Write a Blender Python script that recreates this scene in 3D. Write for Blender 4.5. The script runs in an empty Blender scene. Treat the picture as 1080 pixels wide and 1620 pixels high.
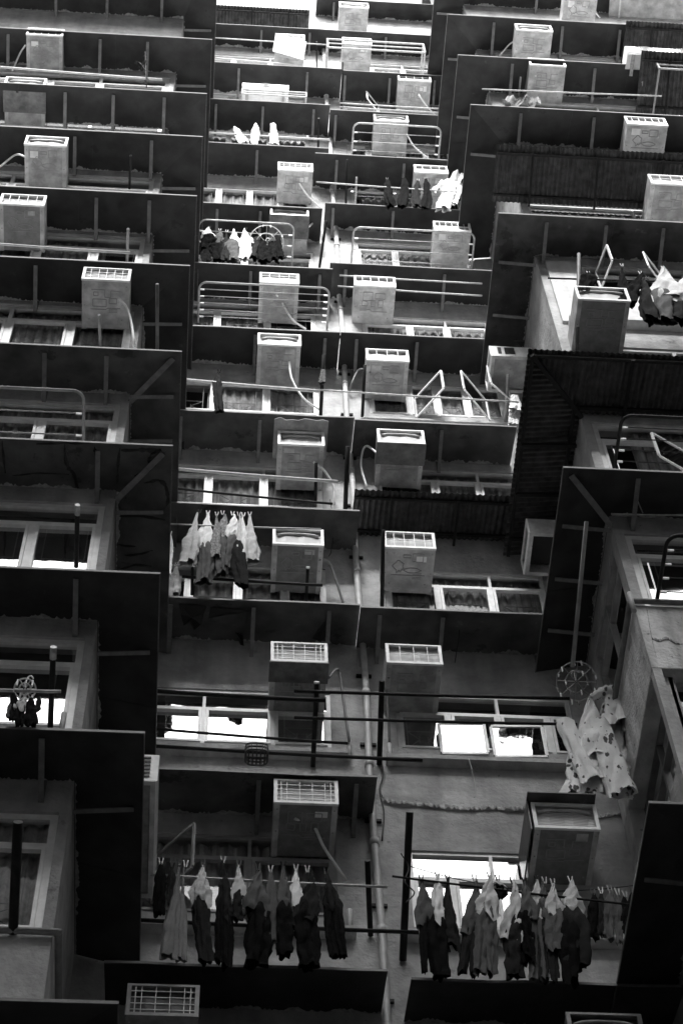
import bpy, bmesh, math, random
from mathutils import Vector as V, noise
R_ = math.radians
rnd = random.Random(7)
S = bpy.context.scene
COL = S.collection

# ------------------------------------------------------------------ camera
ROLL, PITCH, YAW, FPX = R_(-3.095), R_(60), R_(6.417), 3179.0
FW = V((math.sin(YAW)*math.cos(PITCH), math.cos(YAW)*math.cos(PITCH), math.sin(PITCH)))
RT = V((math.cos(YAW), -math.sin(YAW), 0)); UP = RT.cross(FW)
CR_, SR_ = math.cos(ROLL), math.sin(ROLL)
cd = bpy.data.cameras.new('camera'); cam = bpy.data.objects.new('camera', cd); COL.objects.link(cam)
cr = RT*CR_ + UP*SR_; cu = UP*CR_ - RT*SR_; cb = -FW
from mathutils import Matrix
cam.matrix_world = Matrix(((cr.x, cu.x, cb.x, 0), (cr.y, cu.y, cb.y, 0), (cr.z, cu.z, cb.z, 0), (0, 0, 0, 1)))
cd.sensor_fit = 'VERTICAL'; cd.sensor_height = 36; cd.sensor_width = 24; cd.lens = FPX/1620*36
cd.clip_end = 2000; cd.clip_start = 0.1
S.camera = cam

# ------------------------------------------------------------------ sky, sun, exposure
W = bpy.data.worlds.new("World"); S.world = W; W.use_nodes = True
wn, wl = W.node_tree.nodes, W.node_tree.links
SUN_EL, SUN_AZ = 36, 188        # azimuth clockwise from +Y: a soft, hazy sun behind the photographer, over the roof of the far block
sky = wn.new('ShaderNodeTexSky'); sky.sky_type = 'NISHITA'; sky.sun_disc = False
sky.sun_elevation = R_(SUN_EL); sky.sun_rotation = R_(SUN_AZ); sky.dust_density = 4
bw = wn.new('ShaderNodeRGBToBW'); wl.new(sky.outputs[0], bw.inputs[0])
hz = wn.new('ShaderNodeMath'); hz.operation = 'MULTIPLY_ADD'; hz.inputs[1].default_value = .7; hz.inputs[2].default_value = 2.7     # thin white overcast over the clear sky
wl.new(bw.outputs[0], hz.inputs[0])
bg = wn['Background']; wl.new(hz.outputs[0], bg.inputs[0]); bg.inputs[1].default_value = 0.12
sd = bpy.data.lights.new('sun', 'SUN'); sun = bpy.data.objects.new('sun', sd); COL.objects.link(sun)
sd.energy = 1.5; sd.angle = R_(18); sd.color = (1, 1, 1)
sv = V((math.sin(R_(SUN_AZ))*math.cos(R_(SUN_EL)), math.cos(R_(SUN_AZ))*math.cos(R_(SUN_EL)), math.sin(R_(SUN_EL))))
sun.rotation_euler = sv.to_track_quat('Z', 'Y').to_euler(); sun.location = (0, 0, 60)
S.view_settings.view_transform = 'Standard'; S.view_settings.look = 'None'
S.view_settings.gamma = 1; S.view_settings.exposure = 2.25
try: S.cycles.max_bounces = 8
except Exception: pass

# ------------------------------------------------------------------ pixel -> world on a known plane
YC, YW = 14.15, 11.95            # centre wall, front walls of the two wings
XL, XR = -1.36, 4.60             # side walls of the wings
def ray(x, y):
    dx, dy = x-540, y-810
    return FW*FPX + RT*(dx*CR_+dy*SR_) - UP*(-dx*SR_+dy*CR_)
def P(x, y, Y):
    d = ray(x, y); return d*(Y/d.y)
def PX(x, y, X):
    d = ray(x, y); return d*(X/d.x)
def PZ(x, y, Z):
    d = ray(x, y); return d*(Z/d.z)

# ------------------------------------------------------------------ materials
def mat(name, v, rough=.6, var=.25, scale=3.0, metal=0.0, bump=.0, fine=40, stain=None, spec=.4, chips=None):
    m = bpy.data.materials.new(name); m.use_nodes = True
    n, l = m.node_tree.nodes, m.node_tree.links
    b = n['Principled BSDF']; b.inputs['Roughness'].default_value = rough; b.inputs['Metallic'].default_value = metal
    b.inputs['Specular IOR Level'].default_value = spec
    tc = n.new('ShaderNodeNewGeometry')
    no = n.new('ShaderNodeTexNoise'); no.inputs['Scale'].default_value = scale; no.inputs['Detail'].default_value = 8; no.inputs['Roughness'].default_value = .65
    l.new(tc.outputs['Position'], no.inputs['Vector'])
    r = n.new('ShaderNodeValToRGB'); r.color_ramp.elements[0].position = .3; r.color_ramp.elements[1].position = .7
    lo, hi = v*(1-var), v*(1+var*.6)
    r.color_ramp.elements[0].color = (lo, lo, lo, 1); r.color_ramp.elements[1].color = (hi, hi, hi, 1)
    l.new(no.outputs['Fac'], r.inputs['Fac'])
    out = r.outputs['Color']
    if stain:                     # streaks that run down the surface
        mp = n.new('ShaderNodeMapping'); mp.inputs['Scale'].default_value = (stain[0], stain[0], stain[1]); l.new(tc.outputs['Position'], mp.inputs['Vector'])
        n2 = n.new('ShaderNodeTexNoise'); n2.inputs['Scale'].default_value = 1; n2.inputs['Detail'].default_value = 5; l.new(mp.outputs[0], n2.inputs['Vector'])
        r2 = n.new('ShaderNodeValToRGB'); r2.color_ramp.elements[0].position = .35; r2.color_ramp.elements[1].position = .62
        k = stain[2]; r2.color_ramp.elements[0].color = (k, k, k, 1); r2.color_ramp.elements[1].color = (1, 1, 1, 1)
        l.new(n2.outputs['Fac'], r2.inputs['Fac'])
        mx = n.new('ShaderNodeMix'); mx.data_type = 'RGBA'; mx.blend_type = 'MULTIPLY'; mx.inputs['Factor'].default_value = 1
        l.new(out, mx.inputs['A']); l.new(r2.outputs['Color'], mx.inputs['B']); out = mx.outputs['Result']
    if chips:                     # small flaked spots and larger worn patches
        for sc, pos, k in chips:
            n4 = n.new('ShaderNodeTexNoise'); n4.inputs['Scale'].default_value = sc; n4.inputs['Detail'].default_value = 7; n4.inputs['Roughness'].default_value = .7; l.new(tc.outputs['Position'], n4.inputs['Vector'])
            r4 = n.new('ShaderNodeValToRGB'); r4.color_ramp.elements[0].position = pos; r4.color_ramp.elements[1].position = pos+.035
            r4.color_ramp.elements[0].color = (1, 1, 1, 1); r4.color_ramp.elements[1].color = (k, k, k, 1); l.new(n4.outputs['Fac'], r4.inputs['Fac'])
            mx = n.new('ShaderNodeMix'); mx.data_type = 'RGBA'; mx.blend_type = 'MULTIPLY'; mx.inputs['Factor'].default_value = 1
            l.new(out, mx.inputs['A']); l.new(r4.outputs['Color'], mx.inputs['B']); out = mx.outputs['Result']
    l.new(out, b.inputs['Base Color'])
    if bump:
        n3 = n.new('ShaderNodeTexNoise'); n3.inputs['Scale'].default_value = fine; n3.inputs['Detail'].default_value = 6; l.new(tc.outputs['Position'], n3.inputs['Vector'])
        bp = n.new('ShaderNodeBump'); bp.inputs['Strength'].default_value = bump; bp.inputs['Distance'].default_value = .02
        l.new(n3.outputs['Fac'], bp.inputs['Height']); l.new(bp.outputs[0], b.inputs['Normal'])
    return m
M = {}
M['plaster'] = mat('painted_plaster', .46, .85, .32, 2.4, bump=.9, fine=16, stain=(4, .45, .74), chips=((9, .66, .55), (2.2, .64, .72), (30, .7, .6)))
M['white_wall'] = mat('white_painted_wall', .62, .8, .2, 3, bump=.3, fine=25, stain=(6, .6, .8))
M['bare'] = mat('worn_concrete_lightened', .66, .9, .3, 3.5, bump=1.0, fine=22, stain=(5, .6, .6), chips=((8, .62, .45), (2.5, .6, .6), (35, .66, .5)))  # paler than the wall: brighter light on the right bay put into colour
M['sealant'] = mat('flaking_plaster', .42, .9, .5, 14, bump=.6, fine=60)
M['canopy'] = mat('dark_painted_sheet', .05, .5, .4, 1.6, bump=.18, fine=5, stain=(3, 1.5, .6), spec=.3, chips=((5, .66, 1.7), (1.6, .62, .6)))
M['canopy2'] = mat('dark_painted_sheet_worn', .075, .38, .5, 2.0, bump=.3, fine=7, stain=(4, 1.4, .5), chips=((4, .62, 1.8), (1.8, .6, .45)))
M['skin'] = mat('pale_bounce_top', .55, .8, .3, 3)  # unseen canopy tops, made pale to bounce light up under the floors
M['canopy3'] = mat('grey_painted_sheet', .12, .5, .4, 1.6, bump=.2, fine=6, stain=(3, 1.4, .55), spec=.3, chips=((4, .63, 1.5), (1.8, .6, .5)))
M['trim'] = mat('sheet_edge', .12, .45, .4, 9)
M['bracket'] = mat('bracket_paint', .17, .5, .4, 9)
M['corrugated'] = mat('rusty_corrugated_iron', .075, .7, .5, 4, stain=(10, .8, .5))
M['iron'] = mat('dark_iron', .014, .6, .5, 12, bump=.2, spec=.2)
M['steel'] = mat('pale_steel_tube', .42, .4, .45, 14, metal=.2)
M['bamboo'] = mat('pale_pole', .5, .55, .3, 10)
M['alu'] = mat('aluminium_frame', .7, .42, .2, 6, metal=.1)
M['alu_dark'] = mat('weathered_frame', .3, .5, .3, 6)
M['ac_white'] = mat('ac_white_paint', .82, .45, .18, 8, spec=.5)
M['ac_grey'] = mat('ac_grey_sheet', .42, .45, .3, 7, stain=(5, 4, .62), chips=((14, .67, .45), (6, .64, .7)))
M['ac_light'] = mat('ac_light_sheet', .58, .45, .3, 6, stain=(5, 4, .62), chips=((14, .67, .45), (6, .64, .7)))
M['ac_dark'] = mat('ac_dark_sheet', .22, .5, .4, 7)
M['galv'] = mat('galvanised_plate', .13, .35, .6, 5, metal=.5)
M['coil'] = None
M['groove'] = mat('pressed_groove', .29, .6, .2, 8)
M['pvc'] = mat('white_plastic_pipe', .55, .45, .25, 5, stain=(9, 1.5, .75))
M['hose'] = mat('pale_drain_hose', .8, .5, .2, 9)
M['hose_dark'] = mat('grey_drain_hose', .2, .5, .2, 9)
M['black'] = mat('black_plastic', .02, .5, .3, 9)
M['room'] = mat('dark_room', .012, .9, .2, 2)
M['curtain'] = mat('net_curtain', .55, .95, .4, 9, stain=(14, .4, .5))
M['wood'] = mat('weathered_board', .45, .8, .3, 4, stain=(12, 2, .7))
M['concrete'] = mat('grey_concrete', .22, .9, .3, 2, bump=.3)
M['asphalt'] = mat('asphalt', .05, .9, .3, 2)
M['plant'] = mat('plant_leaf', .06, .7, .4, 9)
def cloth(name, v, sc=20, var=.25):
    m = mat(name, v, .95, var, sc, bump=.35, fine=45, spec=.06); return m
M['c_white'] = cloth('white_cloth', .8, 6, .15); M['c_pale'] = cloth('pale_cloth', .58, 8)
M['c_mid'] = cloth('grey_cloth', .11, 8); M['c_dark'] = cloth('dark_cloth', .022, 10); M['c_black'] = cloth('black_cloth', .006, 10)
M['c_sheer'] = cloth('thin_grey_cloth', .2, 5, .2); M['c_print'] = cloth('patterned_cloth', .3, 45, .8)
# coil fins
m = M['ac_white'].copy(); m.name = 'condenser_fins'; n, l = m.node_tree.nodes, m.node_tree.links
b = n['Principled BSDF']; g = n.new('ShaderNodeNewGeometry'); wv = n.new('ShaderNodeTexWave'); wv.bands_direction = 'Z'; wv.inputs['Scale'].default_value = 12; wv.inputs['Distortion'].default_value = 1.5
l.new(g.outputs['Position'], wv.inputs['Vector']); rr = n.new('ShaderNodeValToRGB'); rr.color_ramp.elements[0].color = (.2, .2, .2, 1); rr.color_ramp.elements[1].color = (.6, .6, .6, 1)
l.new(wv.outputs['Fac'], rr.inputs['Fac']); l.new(rr.outputs[0], b.inputs['Base Color']); M['coil'] = m
# glass
def glass(name, refl, tr):
    m = bpy.data.materials.new(name); m.use_nodes = True; n, l = m.node_tree.nodes, m.node_tree.links
    n.remove(n['Principled BSDF']); o = n['Material Output']
    t = n.new('ShaderNodeBsdfTransparent'); t.inputs[0].default_value = (tr, tr, tr, 1)
    gl = n.new('ShaderNodeBsdfGlossy'); gl.inputs['Roughness'].default_value = .03; gl.inputs[0].default_value = (.95, .95, .95, 1)
    gg = n.new('ShaderNodeNewGeometry'); nz = n.new('ShaderNodeTexNoise'); nz.inputs['Scale'].default_value = 2.5; l.new(gg.outputs['Position'], nz.inputs['Vector'])
    bp = n.new('ShaderNodeBump'); bp.inputs['Strength'].default_value = .06; bp.inputs['Distance'].default_value = .05; l.new(nz.outputs['Fac'], bp.inputs['Height']); l.new(bp.outputs[0], gl.inputs['Normal'])
    f = n.new('ShaderNodeFresnel'); f.inputs['IOR'].default_value = refl
    x = n.new('ShaderNodeMixShader'); l.new(f.outputs[0], x.inputs[0]); l.new(t.outputs[0], x.inputs[1]); l.new(gl.outputs[0], x.inputs[2]); l.new(x.outputs[0], o.inputs[0])
    return m
M['glass'] = glass('window_glass', 6.5, .7); M['glass_dull'] = glass('dull_window_glass', 1.5, .92)  # the dull glass only reflects less and passes more
# printed flowers on the big cloth
m = cloth('flowered_cloth', .8, 5, .12); n, l = m.node_tree.nodes, m.node_tree.links; b = n['Principled BSDF']
g = n.new('ShaderNodeNewGeometry'); vo = n.new('ShaderNodeTexVoronoi'); vo.inputs['Scale'].default_value = 13; vo.inputs['Randomness'].default_value = 1
nz = n.new('ShaderNodeTexNoise'); nz.inputs['Scale'].default_value = 26; l.new(g.outputs['Position'], nz.inputs['Vector'])
ad = n.new('ShaderNodeMath'); ad.operation = 'MULTIPLY_ADD'; ad.inputs[1].default_value = .45; l.new(nz.outputs['Fac'], ad.inputs[0])
mpf = n.new('ShaderNodeMapping'); mpf.inputs['Rotation'].default_value = (.3, .9, 0); mpf.inputs['Scale'].default_value = (1.25, 1, .55); l.new(g.outputs['Position'], mpf.inputs['Vector']); l.new(mpf.outputs[0], vo.inputs['Vector'])
nzl = n.new('ShaderNodeTexNoise'); nzl.inputs['Scale'].default_value = 4.5; l.new(g.outputs['Position'], nzl.inputs['Vector'])
adl = n.new('ShaderNodeMath'); adl.operation = 'MULTIPLY_ADD'; adl.inputs[1].default_value = 1.5; adl.inputs[2].default_value = -.72; l.new(nzl.outputs['Fac'], adl.inputs[0])
adm = n.new('ShaderNodeMath'); l.new(vo.outputs['Distance'], adm.inputs[0]); l.new(adl.outputs[0], adm.inputs[1]); l.new(adm.outputs[0], ad.inputs[2])
rr = n.new('ShaderNodeValToRGB'); rr.color_ramp.elements[0].position = .42; rr.color_ramp.elements[1].position = .5; rr.color_ramp.elements[0].color = (.13, .13, .13, 1); rr.color_ramp.elements[1].color = (1, 1, 1, 1)
l.new(ad.outputs[0], rr.inputs[0]); mx = n.new('ShaderNodeMix'); mx.data_type = 'RGBA'; mx.blend_type = 'MULTIPLY'; mx.inputs['Factor'].default_value = 1
old = b.inputs['Base Color'].links[0].from_socket; l.new(old, mx.inputs['A']); l.new(rr.outputs[0], mx.inputs['B']); l.new(mx.outputs['Result'], b.inputs['Base Color']); M['c_flower'] = m

# ------------------------------------------------------------------ mesh builder and tagging
def wloc(o):
    p = V((0, 0, 0))
    while o: p = p + o.location; o = o.parent
    return p
class MB:
    def __init__(s): s.v = []; s.f = []; s.sm = []
    def poly(s, pts, smooth=False):
        i = len(s.v); s.v += [V(p) for p in pts]; s.f.append(tuple(range(i, i+len(pts)))); s.sm.append(smooth); return s
    def box(s, x0, x1, y0, y1, z0, z1):
        c = [V((x, y, z)) for z in (z0, z1) for y in (y0, y1) for x in (x0, x1)]
        i = len(s.v); s.v += c
        for q in ((0, 2, 3, 1), (4, 5, 7, 6), (0, 1, 5, 4), (2, 6, 7, 3), (0, 4, 6, 2), (1, 3, 7, 5)):
            s.f.append(tuple(i+k for k in q)); s.sm.append(False)
        return s
    def bar(s, a, b, w, h, up=V((0, 0, 1))):
        a, b = V(a), V(b); d = (b-a).normalized(); u = up - d*up.dot(d)
        if u.length < 1e-4: u = V((0, 1, 0)) - d*d.y
        u.normalize(); r = d.cross(u)
        i = len(s.v)
        for p in (a, b):
            for sx, sy in ((-1, -1), (1, -1), (1, 1), (-1, 1)): s.v.append(p + r*(w/2*sx) + u*(h/2*sy))
        for q in ((0, 1, 2, 3), (7, 6, 5, 4), (0, 4, 5, 1), (1, 5, 6, 2), (2, 6, 7, 3), (3, 7, 4, 0)):
            s.f.append(tuple(i+k for k in q)); s.sm.append(False)
        return s
    def tube(s, pts, r, n=8, cap=True):
        pts = [V(p) for p in pts]; i0 = len(s.v); m = len(pts)
        ref = V((.123, .31, .94))
        for k, p in enumerate(pts):
            d = (pts[min(k+1, m-1)] - pts[max(k-1, 0)]).normalized()
            u = d.cross(ref)
            if u.length < .05: u = d.cross(V((1, 0, 0)))
            u.normalize(); w = d.cross(u)
            rr = r[k] if isinstance(r, (list, tuple)) else r
            for j in range(n):
                a = 2*math.pi*j/n; s.v.append(p + u*(rr*math.cos(a)) + w*(rr*math.sin(a)))
        for k in range(m-1):
            for j in range(n):
                a, b2 = i0+k*n+j, i0+k*n+(j+1) % n
                s.f.append((a, b2, b2+n, a+n)); s.sm.append(True)
        if cap:
            s.f.append(tuple(i0+j for j in range(n))[::-1]); s.sm.append(False)
            s.f.append(tuple(i0+(m-1)*n+j for j in range(n))); s.sm.append(False)
        return s
    def build(s, name, m, parent=None, origin=None):
        me = bpy.data.meshes.new(name)
        if parent is not None: off = wloc(parent); loc = V((0, 0, 0))
        else:
            if origin is None:
                origin = V([(min(v[i] for v in s.v)+max(v[i] for v in s.v))/2 for i in range(3)])
            off = origin; loc = origin
        me.from_pydata([v-off for v in s.v], [], s.f); me.validate()
        if len(me.polygons) == len(s.sm): me.polygons.foreach_set('use_smooth', s.sm)
        me.materials.append(M[m] if isinstance(m, str) else m); me.update()
        o = bpy.data.objects.new(name, me); COL.objects.link(o); o.parent = parent; o.location = loc
        return o
def tag(o, label=None, cat=None, group=None, kind=None):
    if label: o['label'] = label
    if cat: o['category'] = cat
    if group: o['group'] = group
    if kind: o['kind'] = kind
    return o
def thing(name, loc, label, cat, group=None):
    o = bpy.data.objects.new(name, None); COL.objects.link(o); o.location = loc; o.empty_display_size = .2
    return tag(o, label, cat, group)
def bez(pts, n=6):
    """smooth curve through points (Catmull-Rom)"""
    pts = [V(p) for p in pts]; out = []
    q = [pts[0]*2-pts[1]] + pts + [pts[-1]*2-pts[-2]]
    for i in range(1, len(q)-2):
        a, b, c, d = q[i-1], q[i], q[i+1], q[i+2]
        for k in range(n):
            t = k/n; out.append(.5*((2*b)+(c-a)*t+(2*a-5*b+4*c-d)*t*t+(3*b-a-3*c+d)*t**3))
    out.append(pts[-1]); return out

#@@SETTING
# ------------------------------------------------------------------ ground
gm = MB(); gm.poly([(-900, -900, -1.6), (900, -900, -1.6), (900, 900, -1.6), (-900, 900, -1.6)])
tag(gm.build('ground', 'asphalt'), 'dark asphalt ground of the courtyard', 'ground', None, 'structure')

# ------------------------------------------------------------------ the apartment building
ZB, ZT, ZTW = -1.6, 49.75, 54.0
BLD = thing('apartment_building', (1.6, 13, -1.6), 'tall weathered apartment block seen steeply from below, with recessed centre and two wings', 'building')
def wall(openings, a0, a1, z0, z1, fn, nrm, depth=.22):
    """wall with real openings and reveals; fn(a, d, z) -> point, d = depth behind the face"""
    mb = MB()
    As = sorted({a0, a1} | {v for o in openings for v in o[:2] if a0 < v < a1})
    Zs = sorted({z0, z1} | {v for o in openings for v in o[2:4] if z0 < v < z1})
    for i in range(len(As)-1):
        for j in range(len(Zs)-1):
            ca, cz = (As[i]+As[i+1])/2, (Zs[j]+Zs[j+1])/2
            if any(o[0] < ca < o[1] and o[2] < cz < o[3] for o in openings): continue
            mb.poly([fn(As[i], 0, Zs[j]), fn(As[i+1], 0, Zs[j]), fn(As[i+1], 0, Zs[j+1]), fn(As[i], 0, Zs[j+1])])
    for o in openings:
        x0, x1, y0, y1 = max(o[0], a0), min(o[1], a1), o[2], o[3]
        c = [(x0, y0), (x1, y0), (x1, y1), (x0, y1)]
        for k in range(4):
            p, q = c[k], c[(k+1) % 4]
            mb.poly([fn(p[0], 0, p[1]), fn(q[0], 0, q[1]), fn(q[0], depth, q[1]), fn(p[0], depth, p[1])])
    return mb
def zc(x, y): return P(x, y, YC).z
def zw(x, y): return P(x, y, YW).z

# windows: (x0, x1, z0, z1, mullions [fractions], transom drop, style)
def window(x0, x1, z0, z1, Y, mull=(.5,), tr=.32, grille=True, curtain=True, rec=.07, fw=.047, side=None, alu='alu', sash=True, gl='glass_dull'):
    """aluminium window in an opening; side = X of a wall that runs along Y instead"""
    if side is None:
        fx = lambda a, d, z: V((a, Y+d, z))
    else:
        s = 1 if side < 0 else -1      # outward +X on the left wing, -X on the right wing
        fx = lambda a, d, z: V((side - s*d, a, z))
    f = MB(); d0 = rec*.3; t = .06
    def fb(a, b, c, d, dd=0, tt=t): 
        p, q = fx(a, d0-dd, c), fx(b, d0-dd+tt, d)
        f.box(min(p.x, q.x), max(p.x, q.x), min(p.y, q.y), max(p.y, q.y), c, d)
    fb(x0, x1, z1-fw, z1); fb(x0, x1, z0, z0+fw); fb(x0, x0+fw, z0+fw, z1-fw); fb(x1-fw, x1, z0+fw, z1-fw)
    zt = z1-tr if tr else z1
    if tr: fb(x0+fw, x1-fw, zt-fw*.9, zt, .004)
    xs = [x0] + [x0+(x1-x0)*q for q in mull] + [x1]
    top = zt-fw*.9 if tr else z1-fw
    for q in xs[1:-1]:
        fb(q-fw*.5, q+fw*.5, z0+fw, top, .002)
    if tr:
        for q in (xs[1:-1] if len(xs) <= 3 else xs[2:-1:2]): fb(q-fw*.4, q+fw*.4, zt, z1-fw, .002)
    if sash:                           # sash frames inside each light
        for a, b in zip(xs[:-1], xs[1:]):
            a2, b2 = a+fw*.55, b-fw*.55; w = .036; za, zb = z0+fw*.9, top
            a2 = a+fw if a == x0 else a2; b2 = b-fw if b == x1 else b2
            dd = .016
            fb(a2, a2+w, za, zb, dd, .05); fb(b2-w, b2, za, zb, dd, .05); fb(a2+w, b2-w, zb-w, zb, dd, .05); fb(a2+w, b2-w, za, za+w, dd, .05)
    fo = f.build('window', alu, BLD)
    gp = MB(); gd = d0+.035
    gp.poly([fx(x0+.02, gd, z0+.02), fx(x1-.02, gd, z0+.02), fx(x1-.02, gd, z1-.02), fx(x0+.02, gd, z1-.02)])
    gp.build('pane', gl, fo)
    if grille:
        g = MB(); dg = d0+.065
        for a, b in zip(xs[:-1], xs[1:]):
            w = b-a; zl, zh = z0, top
            if w < .25: continue
            for q in (.2, .8): g.bar(fx(a+w*q, dg, zl), fx(a+w*q, dg, zh), .012, .012)
            h = min(.55, zh-zl); zm = zl+h*.55; c = a+w*.5
            for sx in (-1, 1):
                g.bar(fx(c+sx*w*.3, dg, zm+h*.3), fx(c+sx*w*.08, dg, zm), .01, .01); g.bar(fx(c+sx*w*.3, dg, zm-h*.3), fx(c+sx*w*.08, dg, zm), .01, .01)
                g.bar(fx(c+sx*w*.08, dg, zm-.06), fx(c+sx*w*.08, dg, zm+.06), .01, .01)
            g.bar(fx(a+w*.2, dg, zm+h*.3), fx(a+w*.8, dg, zm+h*.3), .01, .01)
            g.bar(fx(a+w*.2, dg, zm-h*.3), fx(a+w*.8, dg, zm-h*.3), .01, .01)
        g.build('window_grille', 'alu_dark', fo)
    if curtain:
        c = MB(); dc = d0+.12; n = int((x1-x0)/.05)
        a0, a1 = x0+(x1-x0)*rnd.choice((0, 0, .1, .3)), x1-(x1-x0)*rnd.choice((0, 0, .1, .35))
        n = max(6, int((a1-a0)/.045)); zt2 = z1-.02
        for i in range(n):
            u0, u1 = a0+(a1-a0)*i/n, a0+(a1-a0)*(i+1)/n
            e0, e1 = dc+.03*math.sin(i*1.9), dc+.03*math.sin((i+1)*1.9)
            c.poly([fx(u0, e0, z0-.2), fx(u1, e1, z0-.2), fx(u1, e1, zt2), fx(u0, e0, zt2)], True)
        c.build('curtain', 'curtain', fo)
    return fo

WIN_C, WIN_L, WIN_R = [], [], []
# centre, left column (x in metres; z of head from the photo)
XCL0, XCL1, XCR0, XCR1 = -1.15, 1.33, 2.12, 4.28
for (px, py, h, mu, tr, kw) in (
    (420, 90, 1.15, (.33, .67), .3, {}), (420, 147, 1.15, (.33, .67), .3, {}), (420, 206, 1.15, (.33, .67), .3, {}),
    (400, 299, 1.15, (.28, .52, .76), .0, {}), (420, 395, 1.2, (.5,), .3, {}), (420, 482, 1.15, (.33, .67), .3, {}),
    (420, 606, 1.05, (.34, .67), .0, {}), (360, 736, 1.2, (.34, .66), .26, {}), (345, 893, 1.15, (.27, .53, .78), .3, {}),
    (340, 1090, 1.1, (.02, .385, .72), .36, {'curtain': False, 'gl': 'glass'}), (400, 1322, 1.3, (.3, .62), .34, {'alu': 'alu_dark'})):
    z = zc(px, py); WIN_C.append((XCL0, XCL1, z-h, z, mu, tr, kw))
for (px, py, h, mu, tr, kw) in (
    (600, 100, 1.15, (.33, .67), .3, {}), (600, 164, 1.1, (.33, .67), .3, {}), (600, 231, 1.15, (.2, .5, .75), .0, {}),
    (620, 302, 1.15, (.4, .7), .0, {}), (640, 386, 1.2, (.33, .67), .3, {}), (650, 503, 1.15, (.37, .66), .26, {}),
    (650, 607, 1.1, (.3, .5, .72), .0, {}), (740, 745, 1.1, (.4, .7), .3, {}), (740, 906, 1.15, (.33, .66), .32, {}),
    (750, 1100, 1.15, (.3, .58, .86), .36, {'curtain': False, 'gl': 'glass'}), (720, 1347, 1.25, (.36, .7), .42, {'curtain': False, 'gl': 'glass'})):
    z = zc(px, py); WIN_C.append((XCR0, XCR1 if py < 1300 else 3.42, z-h, z, mu, tr, kw))
LH = ((265, 123, 1.5), (255, 193, 1.5), (250, 283, 1.5), (235, 376, 1.5), (215, 490, 1.5), (195, 640, 1.5), (175, 798, 1.6), (140, 1010, 1.62), (90, 1285, 1.65))
LM = ((.62, .78), (.5, .78), (.6,), (.55, .72, .87), (.56, .70, .85), (.50, .66, .83), (.5, .72, .86), (.52, .78), (.5, .8))
for (px, py, h), mu in zip(LH, LM):
    z = zw(px, py); WIN_L.append((-7.2, XL-.1, z-h, z, mu, .42, {'fw': .075, 'gl': 'glass' if 700 < py < 1100 else 'glass_dull'}))
for (px, py, h, x0, mu, tr, kw) in ((740, 80, 1.4, 4.95, (.12, .3, .5), .4, {}), (840, 78, 1.4, 0, 0, 0, {}), (850, 160, 1.45, 4.8, (.3, .38, .7), .42, {}), (850, 230, 1.4, 0, 0, 0, {}),
    (830, 320, 1.45, 4.72, (.28, .36, .6), .42, {}), (930, 420, 1.15, 5.28, (.2, .45, .7), .3, {}), (900, 545, 1.3, 4.78, (.16, .3, .5), .35, {'fw': .07}),
    (945, 668, 1.6, 4.72, (.22, .36, .52), .42, {'fw': .07}), (1005, 845, 1.6, 4.72, (.3, .6), .42, {'fw': .08, 'curtain': False, 'gl': 'glass'}), (1050, 1058, 1.75, 4.7, (.12, .5), .45, {'fw': .08, 'rec': .6, 'alu': 'alu_dark'})):
    if x0: z = zw(px, py); WIN_R.append((x0, 9.6, z-h, z, mu, tr, kw))
zs8 = zw(1005, 845)
z10 = zw(1050, 1058)
WIN_RS = [(12.05, 13.85, z10-1.6, z10-.01, (.5,), .45, {'grille': False, 'curtain': False, 'rec': .6, 'alu': 'trim', 'sash': False}), (12.15, 13.75, zs8-1.45, zs8-.02, (.5,), .4, {'grille': False, 'curtain': False, 'alu': 'alu_dark', 'sash': False})]
wall(WIN_C, XL, XR, ZB, ZT, lambda a, d, z: V((a, YC+d, z)), None).build('wall', 'plaster', BLD)
wall(WIN_L, -12, XL, ZB, ZTW, lambda a, d, z: V((a, YW+d, z)), None).build('wall', 'plaster', BLD)
wall(WIN_R, XR, 15, ZB, ZTW, lambda a, d, z: V((a, YW+d, z)), None).build('wall', 'plaster', BLD)
wall([], YW, YC, ZB, ZTW, lambda a, d, z: V((XL-d, a, z)), None).build('wall', 'plaster', BLD)
wall(WIN_RS, YW, YC, ZB, ZTW, lambda a, d, z: V((XR+d, a, z)), None).build('wall', 'plaster', BLD)
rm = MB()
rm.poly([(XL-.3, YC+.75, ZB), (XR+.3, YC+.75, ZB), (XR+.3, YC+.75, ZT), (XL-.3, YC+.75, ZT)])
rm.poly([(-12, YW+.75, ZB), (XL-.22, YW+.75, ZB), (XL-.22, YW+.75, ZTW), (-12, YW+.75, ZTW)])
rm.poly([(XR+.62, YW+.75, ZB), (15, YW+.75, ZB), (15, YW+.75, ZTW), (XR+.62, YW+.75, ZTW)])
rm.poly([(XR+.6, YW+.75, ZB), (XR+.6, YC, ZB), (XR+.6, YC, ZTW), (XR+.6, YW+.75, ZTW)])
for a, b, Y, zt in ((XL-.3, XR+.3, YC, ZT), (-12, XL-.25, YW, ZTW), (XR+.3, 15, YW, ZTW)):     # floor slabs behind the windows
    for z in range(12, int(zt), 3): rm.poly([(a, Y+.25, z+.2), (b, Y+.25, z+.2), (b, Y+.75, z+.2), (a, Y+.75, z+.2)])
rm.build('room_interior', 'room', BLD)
rf = MB(); rf.box(XL, XR, YC+.02, YC+9, ZT-.3, ZT); rf.box(-12, XL-.0, YW+.02, YC+9, ZTW-.3, ZTW); rf.box(XR, 15, YW+.02, YC+9, ZTW-.3, ZTW); rf.build('roof', 'concrete', BLD)
for w in WIN_C: window(w[0], w[1], w[2], w[3], YC, w[4], w[5], **w[6])
for w in WIN_L: window(w[0], w[1], w[2], w[3], YW, w[4], w[5], rec=.11, **w[6])
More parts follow.
